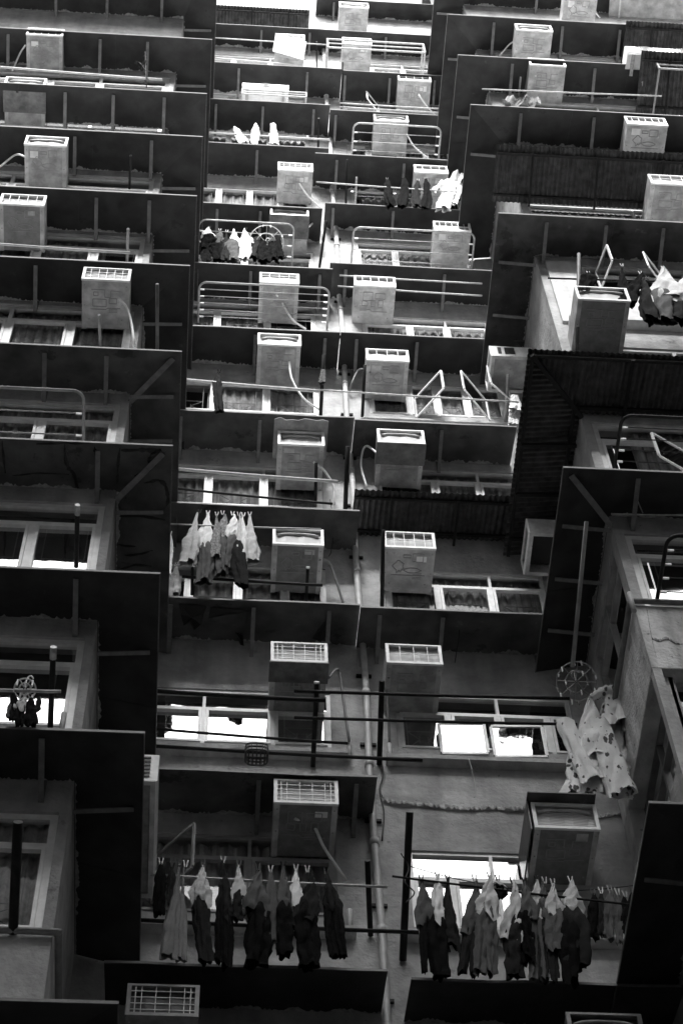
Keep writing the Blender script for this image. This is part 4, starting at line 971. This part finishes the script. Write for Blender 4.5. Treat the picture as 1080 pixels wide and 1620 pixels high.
for a in (
 ('shirt', 'crumpled grey shirt with dark legs below, first in the long lower right row', (666, 1391), (682, 1544), 28, 'c_mid', 'cone', (.5, 'c_black', .9), 'leg'),
 ('towel', 'tall white pointed towel with a black opening, second in the long row', (692, 1386), (695, 1548), 30, 'c_white', 'cone', (.5, 'c_black', 1.0), None),
 ('scarf', 'dark striped scarf behind the tall white pointed towel', (708, 1390), (716, 1500), 24, 'c_dark', 'cone', None, None),
 ('trousers', 'grey trousers hanging slanted left of the widest pale shirt', (750, 1390), (742, 1543), 32, 'c_mid', 'cone', (.6, 'c_dark', .9), 'leg'),
 ('shirt', 'widest pale shirt with dark hem and legs in the long row', (774, 1386), (770, 1548), 38, 'c_pale', 'cone', (.42, 'c_mid', 1.0), 'leg'),
 ('cap', 'small dark tipped cloth hanging high behind the widest pale shirt', (787, 1391), (791, 1420), 22, 'c_pale', 'cone', (.5, 'c_black', 1.0), None),
 ('towel', 'long smooth pale towel flaring to the right in the long row', (810, 1394), (814, 1545), 38, 'c_pale', 'cone', (.66, 'c_dark', .8), None),
 ('shirt', 'grey shirt with a dark shoulder right of the smooth pale towel', (830, 1396), (836, 1520), 30, 'c_mid', 'cone', (.5, 'c_black', .9), None),
 ('trousers', 'long pale grey trousers with dark feet in the long row', (849, 1392), (850, 1550), 30, 'c_pale', 'cone', (.4, 'c_mid', 1.0), 'leg'),
 ('trousers', 'long dark grey trousers beside the pale grey ones', (861, 1394), (868, 1550), 30, 'c_mid', 'cone', (.4, 'c_dark', 1.0), 'leg'),
 ('shirt', 'shorter pale shirt left of the large dark jacket', (874, 1397), (880, 1506), 28, 'c_pale', 'cone', (.5, 'c_mid', 1.0), None),
 ('jacket', 'large dark jacket with a pale folded top, last before the peg hanger', (902, 1393), (908, 1530), 40, 'c_pale', 'cone', (.4, 'c_dark', 1.1), None),
 ('trousers', 'black trouser legs hanging lowest under the dark jacket', (897, 1440), (904, 1552), 30, 'c_black', 'long', None, None)):
    garment(a[0], a[1], a[0].replace('_', ' '), a[2], a[3], a[4], a[5], YC, 1.0, a[6], a[7], a[8], group=D2, dy=rnd.uniform(-.03, .03))
for a in (
 ('sock', 'black sock hanging first on the peg line right of the dark jacket', (937, 1412), (936, 1485), 20, 'c_black'),
 ('sock', 'dark sock hanging second on the peg line right of the dark jacket', (950, 1410), (948, 1480), 14, 'c_dark'),
 ('cloth_strip', 'thin grey cloth hanging in the middle of the peg line', (964, 1408), (966, 1484), 18, 'c_mid'),
 ('cloth_strip', 'grey limp cloth leaning right on the peg line', (976, 1412), (981, 1492), 14, 'c_mid'),
 ('sock', 'small black sock second from the right end of the peg line', (988, 1416), (988, 1476), 14, 'c_black'),
 ('sock', 'long black sock at the right end of the peg line', (999, 1408), (999, 1502), 20, 'c_black')):
    garment(a[0], a[1], a[0].replace('_', ' '), a[2], a[3], a[4], a[5], YC, .9, 'long', group='small washing on the peg line at the lower right')
D3 = 'pale washing under the twin poles'
for a in (
 ('vest', 'slanting pale strappy vest at the left of the pale towels', (316, 810), (294, 892), 24, 'c_pale', 'strap', None),
 ('towel', 'bright pointed towel, first of the tight row of pale towels', (329, 812), (322, 922), 30, 'c_white', 'cone', (.55, 'c_mid', 1.0)),
 ('towel', 'thin patterned towel between two bright pointed ones', (343, 814), (340, 880), 18, 'c_print', 'cone', None),
 ('towel', 'speckled grey towel in the middle of the pale row', (352, 812), (352, 908), 26, 'c_print', 'cone', (.5, 'c_mid', 1.0)),
 ('towel', 'white towel with hanging sleeve right of the speckled one', (368, 813), (362, 900), 22, 'c_white', 'cone', (.5, 'c_mid', 1.0)),
 ('towel', 'slim pale towel with a long rolled tail', (378, 814), (383, 926), 18, 'c_pale', 'cone', (.6, 'c_dark', 1.2)),
 ('towel', 'slim bright white towel second from the right of the pale row', (385, 815), (383, 878), 16, 'c_white', 'cone', None),
 ('towel', 'round ended grey towel at the right of the pale row', (395, 814), (396, 888), 23, 'c_pale', 'cone', None)):
    garment(a[0], a[1], a[0], a[2], a[3], a[4], a[5], YC, .95, a[6], a[7], group=D3, dy=rnd.uniform(-.04, .04))
garment('cloth_strip', 'thin white cloth on the edge of the left wing, left of the pale towels', 'cloth strip', (269, 845), (268, 908), 9, 'c_white', YC, 1.0, 'long', group=D3)
garment('towel', 'single pale towel hanging low by the sill corner, left of the pale towels', 'towel', (280, 893), (276, 942), 24, 'c_pale', YC, .75, 'cone', group=D3)
D4 = 'washing on the rail beside the tall black post'
for a in (
 ('sock', 'black sock with white toe nearest the tall black post', (612, 283), (616, 327), 15, 'c_black', (.25, 'c_black', 1.0), 'sock'),
 ('sock', 'black and white sock, second from the tall black post', (637, 282), (640, 328), 16, 'c_black', None, 'sock'),
 ('sock', 'spotted dark sock left of the pair by the bright cloth', (661, 285), (658, 328), 14, 'c_dark', None, 'sock'),
 ('sock', 'black sock hanging just left of the bright cloth', (673, 283), (674, 330), 15, 'c_black', None, 'sock')):
    garment(a[0], a[1], 'sock', a[2], a[3], a[4], a[5], YC, .85, a[6], a[6] and None, group=D4) if False else garment(a[0], a[1], 'sock', a[2], a[3], a[4], a[5], YC, .85, a[7], None, group=D4)
def drape(name, label, cat, pts, m, group=None, seed=1, thick=.006):
    """cloth hung over something: a wavy sheet between an upper and a lower row of points"""
    r = random.Random(seed); up, lo = pts; nU, nV = 26, 18; mb = MB(); G = []
    def samp(row, u):
        k = u*(len(row)-1); i = min(int(k), len(row)-2); return V(row[i]).lerp(V(row[i+1]), k-i)
    p1, p2 = r.uniform(0, 6), r.uniform(0, 6)
    for i in range(nU+1):
        u = i/nU; a, b = samp(up, u), samp(lo, u); col = []
        for j in range(nV+1):
            v = j/nV; p = a.lerp(b, v)
            p += V((0, (.035+.05*v)*math.sin(u*15+p1+v*1.5)+.02*math.sin(u*37+p2+v*4), .012*math.sin(u*21+v*13+p1)))
            col.append(p)
        G.append(col)
    for i in range(nU):
        for j in range(nV): mb.poly([G[i][j], G[i+1][j], G[i+1][j+1], G[i][j+1]], True)
    return tag(mb.build(name, m), label, cat, group)
Yc = YC-.85
drape('cloth', 'bright white cloth flung over the rail beside the dark socks', 'cloth', ([P(683, 296, Yc), P(705, 283, Yc), P(722, 270, Yc), P(733, 274, Yc)], [P(690, 303, Yc), P(700, 305, Yc+.1), P(718, 296, Yc+.1), P(732, 290, Yc)]), 'c_white', D4, 3)
garment('towel', 'white towel with dark patches hanging slanted under the bright cloth', 'towel', (717, 290), (700, 331), 22, 'c_white', YC, .8, 'tube', group=D4)
garment('towel', 'narrow white towel at the right of the bright cloth', 'towel', (727, 283), (718, 322), 12, 'c_white', YC, .78, 'long', group=D4)
D5 = 'washing on the crowded round cornered rack'
for a in (
 ('shirt', 'white crumpled shirt at the left end of the crowded rack', (332, 360), (329, 398), 24, 'c_white', (.5, 'c_black', 1.0)),
 ('shirt', 'black and white shirt, second on the crowded rack', (348, 364), (345, 412), 20, 'c_mid', (.5, 'c_black', 1.0)),
 ('towel', 'dark towel between two white ones on the crowded rack', (359, 366), (357, 413), 14, 'c_dark', None),
 ('towel', 'bright pointed towel in the middle of the crowded rack', (370, 363), (366, 412), 20, 'c_white', (.55, 'c_mid', 1.0)),
 ('towel', 'white hooded towel left of the round peg hanger', (389, 362), (384, 412), 18, 'c_white', (.5, 'c_pale', 1.0)),
 ('shirt', 'black shirt at the lower left corner of the crowded rack', (324, 384), (325, 414), 16, 'c_black', None)):
    garment(a[0], a[1], a[0], a[2], a[3], a[4], a[5], YC, .65, 'cone', a[6], group=D5, dy=rnd.uniform(-.05, .05))
D6 = 'three white socks on a pole'
garment('sock', 'leftmost of three white socks, lying slanted', 'sock', (371, 201), (386, 227), 13, 'c_white', YC, .7, 'sock', pegs=0, group=D6)
garment('sock', 'middle of three white socks, straight and narrow', 'sock', (405, 194), (403, 229), 11, 'c_white', YC, .7, 'long', pegs=0, group=D6)
garment('sock', 'rightmost of three white socks, with a bent toe on top', 'sock', (434, 196), (432, 229), 12, 'c_white', YC, .7, 'tube', pegs=0, group=D6)
garment('sock', 'single dark sock on the thick pale pole', 'sock', (347, 588), (348, 651), 15, 'c_dark', YC, .85, 'long', group='single washing pieces')
D7 = 'washing beside the stained air conditioner'
for a in (
 ('sock', 'dark bundled cloth left of the opened casement on the right wing', (930, 432), (926, 462), 24, 'c_black', 'long', None),
 ('sock', 'thin black pointed sock right of the opened casement', (983, 420), (983, 462), 13, 'c_black', 'cone', None),
 ('shirt', 'black shirt leaning between sock and white cloth on the right wing', (1012, 432), (1000, 478), 26, 'c_black', 'cone', None),
 ('shirt', 'dark grey shirt hanging low before the white ledge', (1024, 440), (1030, 505), 34, 'c_dark', 'cone', None),
 ('sheet', 'large white and grey sheet hanging at the right of the wing', (1048, 424), (1046, 508), 54, 'c_pale', 'cone', (.7, 'c_mid', .7)),
 ('sheet', 'white sheet cut by the right edge of the frame', (1082, 440), (1076, 508), 40, 'c_white', 'cone', (.7, 'c_dark', .7))):
    garment(a[0], a[1], a[0], a[2], a[3], a[4], a[5], YW, .75, a[5] and a[6] or 'cone', a[7], group=D7) if False else garment(a[0], a[1], a[0], a[2], a[3], a[4], a[5], YW, .75, a[6], a[7], group=D7)
Yq = YW-.8
drape('cloth', 'balled up striped clothes lying on the rail under an air conditioner', 'clothes', ([P(798, 156, Yq), P(812, 151, Yq), P(828, 155, Yq), P(842, 150, Yq), P(854, 160, Yq)], [P(798, 165, Yq), P(815, 167, Yq+.1), P(832, 164, Yq+.1), P(845, 168, Yq+.1), P(855, 167, Yq)]), 'c_print', 'single washing pieces', 9)
garment('cloth', 'crumpled pale cloth beside the white open casement', 'cloth', (812, 626), (813, 650), 18, 'c_white', YC, .6, 'tube', pegs=0, group='single washing pieces')
garment('cloth', 'small pale bundle on the sill under the white open casement', 'cloth', (811, 652), (808, 673), 14, 'c_pale', YC, .5, 'tube', pegs=0, group='single washing pieces')
garment('cloth', 'rag tied round the black post at the end of the thick pale pole', 'rag', (511, 586), (508, 606), 10, 'c_mid', YC, .86, 'tube', pegs=0, group='single washing pieces')
# the big flowered cloth: gathered on the pole, hanging in three lobes
Yf = YC-.88
mb = MB()
cone(mb, P(930, 1106, Yf), P(950, 1205, Yf), .46, 5, 'cone', .4, .05, 2, .3)
cone(mb, P(940, 1112, Yf+.1), P(946, 1236, Yf+.1), .66, 15, 'cone', .3, .05, 3, .4)
cone(mb, P(902, 1142, Yf), P(934, 1240, Yf), .34, 6, 'tube', .55, .05, 2, .3)
cone(mb, P(925, 1160, Yf+.08), P(925, 1258, Yf+.08), .4, 8, 'tube', .3, .04, 2, .3)
cone(mb, P(946, 1140, Yf-.06), P(984, 1256, Yf-.06), .36, 7, 'tube', .45, .06, 2, .3)
cone(mb, P(968, 1092, Yf), P(976, 1152, Yf), .3, 12, 'tube', .6, .03, 3, .4)
pts = [P(938+x, 1104+y, Yf-.03) for x, y in ((-4, 0), (10, -6), (24, -10), (38, -8), (50, 2))]
mb.tube(bez(pts, 5), [.03+.045*math.sin(math.pi*i/20)+.012*math.sin(i*2.3) for i in range(21)], 12)
tag(mb.build('flowered_sheet', 'c_flower'), 'large pale flowered sheet bunched at the end of the long black pole', 'sheet')
# peg hangers
def hanger(label, c, rpx, Yw, off, m='ac_white', spokes=8, pegs=14):
    p = P(c[0], c[1], Yw-off); R0 = (P(c[0]+rpx, c[1], Yw-off)-p).length
    t = thing('peg_hanger', p, label, 'peg hanger', 'round peg hangers'); tilt = R_(24)
    f = lambda r, a: p+V((r*math.cos(a), r*math.sin(a)*math.cos(tilt), -r*math.sin(a)*math.sin(tilt)))
    for r in (R0, R0*.55): MB().tube([f(r, i*math.pi/16) for i in range(33)], .008, 6, False).build('ring', m, t)
    s_ = MB()
    for i in range(spokes): s_.bar(f(.02, i*2*math.pi/spokes), f(R0, i*2*math.pi/spokes), .008, .008)
    s_.build('spokes', m, t)
    for i in range(pegs):
        q = f(R0 if i % 3 else R0*.55, i*2*math.pi/pegs); g = MB(); g.bar(q+V((0, 0, .02)), q+V((0, 0, -.07)), .014, .02); g.build('clothes_peg', 'ac_white' if i % 2 else 'alu_dark', t)
    g = MB(); g.tube(bez([p, p+V((0, 0, .16)), p+V((.03, 0, .22)), p+V((.06, 0, .18))], 5), .008, 6); g.build('hook', m, t)
    return p, R0
hanger('round dark peg hanger under the long leaning grey pole', (911, 1078), 31, YC, .95, 'alu_dark', 8, 18)
p, R0 = hanger('round peg hanger crowded with dark washing on the rack', (421, 384), 27, YC, .6, 'ac_white')
for i, (dx, dy, w) in enumerate(((-17, -2, 17), (-4, 6, 18), (10, 5, 18), (19, -3, 14))):
    garment('sock', ('dark sock at the left of the crowded peg hanger', 'dark bundled sock in the front middle of the crowded peg hanger', 'black sock right of the middle of the crowded peg hanger', 'black sock at the right rim of the crowded peg hanger')[i], 'sock', (421+dx, 378+dy), (421+dx*1.2, 410+dy*.6), w, 'c_black' if i else 'c_dark', YC, .62, 'tube', pegs=0, group='dark washing on the crowded peg hanger')
p, R0 = hanger('pale round peg hanger with socks at the left edge', (40, 1090), 17, YW, .85, 'ac_white', 6, 8)
for i, (tx, ty, bx, by, w, m) in enumerate(((23, 1096, 23, 1140, 15, 'c_black'), (33, 1102, 31, 1148, 13, 'c_black'), (38, 1096, 36, 1125, 22, 'c_pale'), (52, 1104, 46, 1148, 18, 'c_black'), (61, 1102, 57, 1128, 12, 'c_dark'), (16, 1112, 14, 1136, 10, 'c_mid'))):
    garment('sock', ('black sock at the left of the pale peg hanger', 'long black sock hanging lowest left of the pale peg hanger', 'pale towel in the middle of the pale peg hanger', 'long black sock right of the pale towel on the peg hanger', 'short dark sock at the right rim of the pale peg hanger', 'grey sock at the far left rim of the pale peg hanger')[i], 'sock' if i != 2 else 'towel', (tx, ty), (bx, by), w, m, YW, .84, 'sock' if i != 2 else 'cone', pegs=0, group='washing on the pale peg hanger at the left edge')
# basket on the sill rail
p0 = P(406, 1193, YC-.34); t = thing('basket', p0, 'small black slotted basket hanging on the dark sill rail', 'basket')
b = MB(); wx, wy, wz = .125, .11, .06
for zz in (wz, 0, -wz):
    pts = [p0+V((wx*math.copysign(abs(math.cos(a))**.5, math.cos(a)), wy*math.copysign(abs(math.sin(a))**.5, math.sin(a)), zz)) for a in [i*math.pi/12 for i in range(25)]]
    b.tube(pts, .012, 6, False)
b.build('rim', 'black', t)
b = MB()
for i in range(24):
    a = i*math.pi/12; e = V((wx*math.copysign(abs(math.cos(a))**.5, math.cos(a)), wy*math.copysign(abs(math.sin(a))**.5, math.sin(a)), 0)); b.bar(p0+e+V((0, 0, -wz)), p0+e+V((0, 0, wz)), .014, .008)
b.build('slotted_side', 'black', t)
b = MB()
for i in range(-2, 3): b.bar(p0+V((i*.045, -wy, -wz)), p0+V((i*.045, wy, -wz)), .016, .01)
b.bar(p0+V((-wx, 0, -wz)), p0+V((wx, 0, -wz)), .022, .01); b.build('slotted_base', 'black', t)
# cables, twig, ledges
def cable(label, pts, r=.006, m='black'):
    return tag(MB().tube(bez([P(x, y, Y) for x, y, Y in pts], 6), r, 5).build('cable', m), label, 'cable', 'thin cables')
cable('thin black cable sagging across the wall above the long washing row', [(640, 1368, YC-.3), (720, 1390, YC-.3), (830, 1408, YC-.32), (930, 1408, YC-.32), (1020, 1399, YC-.3)])
cable('thin white string hanging from the sill rail beside the crack', [(741, 1200, YC-.28), (747, 1222, YC-.25), (751, 1245, YC-.22), (750, 1262, YC-.2)], .005, 'bamboo')
cable('loose black wires hanging at the thick black post', [(634, 1350, YC-.9), (646, 1372, YC-.85), (640, 1395, YC-.95), (655, 1412, YC-.9), (642, 1428, YC-.95)], .007)
cable('pale wire slanting under the right wing corner canopy', [(1000, 772, YW-.4), (1008, 793, YW-.3), (1016, 812, YW-.2)], .008, 'steel')
t = thing('potted_twig', P(233, 138, YW-.6), 'dry spiky twig plant standing over the left wing window', 'plant')
q = MB(); q.tube([P(232, 138, YW-.6), P(231, 110, YW-.66), P(230, 82, YW-.72)], .012, 6); q.tube(bez([P(231, 112, YW-.66), P(222, 100, YW-.68), P(214, 97, YW-.7)], 4), .008, 5); q.build('stem', 'iron', t)
q = MB()
for i in range(46):
    f_ = rnd.random(); c = P(232-2*f_, 138-56*f_, YW-.6-.12*f_) if i % 4 else P(231-16*rnd.random(), 106-8*rnd.random(), YW-.68)
    d = V((rnd.uniform(-1, 1), rnd.uniform(-1, 1), rnd.uniform(-.5, 1))).normalized()*.06; e = d.cross(V((0, 0, 1))).normalized()*.012
    q.poly([c, c+d*.5+e, c+d, c+d*.5-e])
q.build('leaves', 'plant', t)
# ledges, pier and crack on the building itself
b = MB(); zl = P(880, 500, YW-.16).z; b.box(XR+.2, 12, YW-.16, YW-.002, zl, zl+.1); b.build('ledge', 'white_wall', BLD)
zp0, zp1 = P(870, 486, YW-.05).z, P(870, 412, YW-.05).z
b = MB(); b.box(XR+.12, 5.2, YW-.05, YW-.002, zl+.103, zp1); b.box(5.2, 12, YW-.05, YW-.002, zl+.103, P(1000, 470, YW-.05).z); b.build('brightened_pier', 'white_wall', BLD)  # pale pier: brighter light on the open corner put into its colour
for x0, x1, px, py, d, h in ((XL+.0, 1.5, 420, 1186, .14, .07), (1.95, 4.5, 700, 1200, .14, .07), (-1.3, 1.5, 400, 1466, .14, .07), (2.0, 4.5, 900, 1484, .14, .07), (2.0, 4.5, 640, 663, .1, .05)):
    z = P(px, py, YC-d).z; b = MB(); b.box(x0, x1, YC-d, YC-.002, z, z+h); b.build('ledge', 'plaster', BLD)

# broken edge of render on the lower right wall, and the pale curved awning at the top right
def crack(pts, dep, hgt, seed, name='broken_render', Yw=YC):
    r = random.Random(seed); mb = MB(); P3 = bez([P(x, y, Yw) for x, y in pts], 12); pr = None
    for i, p in enumerate(P3):
        d = dep*r.uniform(.3, 1.2); h = hgt*r.uniform(.3, 1.3)
        c = (p+V((0, -.001, h+.05)), p+V((0, -d, h*.6)), p+V((0, -d*.9, -.002)), p+V((0, -.0015, -.006)))
        if pr:
            for k in range(3): mb.poly([pr[k], c[k], c[k+1], pr[k+1]])
        pr = c
    return mb.build(name, 'plaster', BLD)
crack([(602, 1268), (625, 1275), (660, 1277), (700, 1281), (740, 1284), (775, 1282), (810, 1285), (836, 1284)], .05, .05, 4)
crack([(600, 1210), (604, 1235), (602, 1255), (610, 1272)], .03, .03, 5)
crack([(1030, 1012), (1042, 1016), (1055, 1013), (1070, 1020), (1095, 1019)], .03, .03, 7, Yw=YW)
crack([(1022, 964), (1025, 980), (1028, 1000), (1032, 1020), (1037, 1040)], .02, .02, 8, Yw=YW)
crack([(945, 1296), (965, 1292), (985, 1290), (1000, 1292)], .03, .04, 6)
zj = P(1010, 30, YW).z; xa = P(962, 28, YW).x
t = thing('sheet_awning', (xa, YW, zj), 'smooth pale curved sheet awning at the very top right corner', 'awning')
q = MB(); pr = None
for i in range(11):
    a = i/10; y = YW-1.1*a; z = zj+.35*a-.0*a*a
    c = [V((xa+.03*math.sin(a*3), y, z)), V((14, y, z+.02)), V((xa, y, z+.015)), V((14, y, z+.035))]
    if pr: q.poly([pr[0], pr[1], c[1], c[0]], True); q.poly([pr[2], c[2], c[3], pr[3]], True)
    pr = c
q.build('sheet', 'ac_light', t); q = MB(); q.box(xa, 14, YW-.03, YW-.002, zj-.05, zj-.004); q.build('wall_batten', 'ac_grey', t)
q = MB(); q.bar(P(978, 30, YW-.03), P(981, -8, YW-.8), .03, .03); q.build('strut', 'steel', t)

cable('thin grey cable running down beside the white drain pipe', [(537, 545, YC-.03), (541, 580, YC-.04), (543, 620, YC-.02), (549, 655, YC-.03)], .008, 'hose_dark')
cable('dark cable hanging in a loop under the canopy by the white drain pipe', [(522, 790, YC-.3), (528, 830, YC-.25), (524, 870, YC-.2), (520, 880, YC-.1)], .006)
cable('dark cable dropping past the black post by the cracked wall', [(601, 1195, YC-.02), (606, 1225, YC-.03), (600, 1250, YC-.02), (607, 1285, YC-.03), (604, 1330, YC-.02)], .009)
cable('thin dark wire hanging from the canopy between the two lower air conditioners', [(722, 965, YC-.5), (726, 1000, YC-.4), (721, 1035, YC-.2), (719, 1048, YC-.05)], .006)

def flap(poly, z, name='torn_lining', par=None):
    c = MB(); q = [PZ(x, y, z-.012-.05*(i % 2)) for i, (x, y) in enumerate(poly)]; m0 = sum(q, V((0, 0, 0)))/len(q); m0.z = z-.03
    for i in range(len(q)): c.poly([m0, q[i], q[(i+1) % len(q)]]); c.poly([m0+V((0, 0, .006)), q[(i+1) % len(q)]+V((0, 0, .006)), q[i]+V((0, 0, .006))])
    return c.build(name, 'black', par)
par = [o for o in COL.objects if o.get('label', '').startswith('centre canopy with ripped lining')][0]
z10c = P(420, 951, YC-.75).z
flap([(283, 955), (327, 960), (322, 972), (318, 988), (307, 997), (300, 984), (291, 990), (286, 972)], z10c+.03, par=par)
flap([(333, 961), (396, 967), (372, 972), (352, 974), (330, 978)], z10c+.03, par=par)
flap([(521, 966), (514, 982), (503, 996), (494, 1010), (507, 1016), (519, 1003), (523, 985)], z10c+.08, par=par)
flap([(372, 1000), (380, 1020), (386, 1022), (384, 1006)], z10c+.12, par=par)

# worn panel over the right hand bay breast, brighter light put into its colour
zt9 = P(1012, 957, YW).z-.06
b = MB(); b.box(XR-.004, 14, YW-.006, YW-.001, z10+.01, zt9); b.box(XR-.006, XR-.001, YW+.001, YC-.02, z10+.005, zt9); b.build('lightened_breast', 'bare', BLD)
#@@END
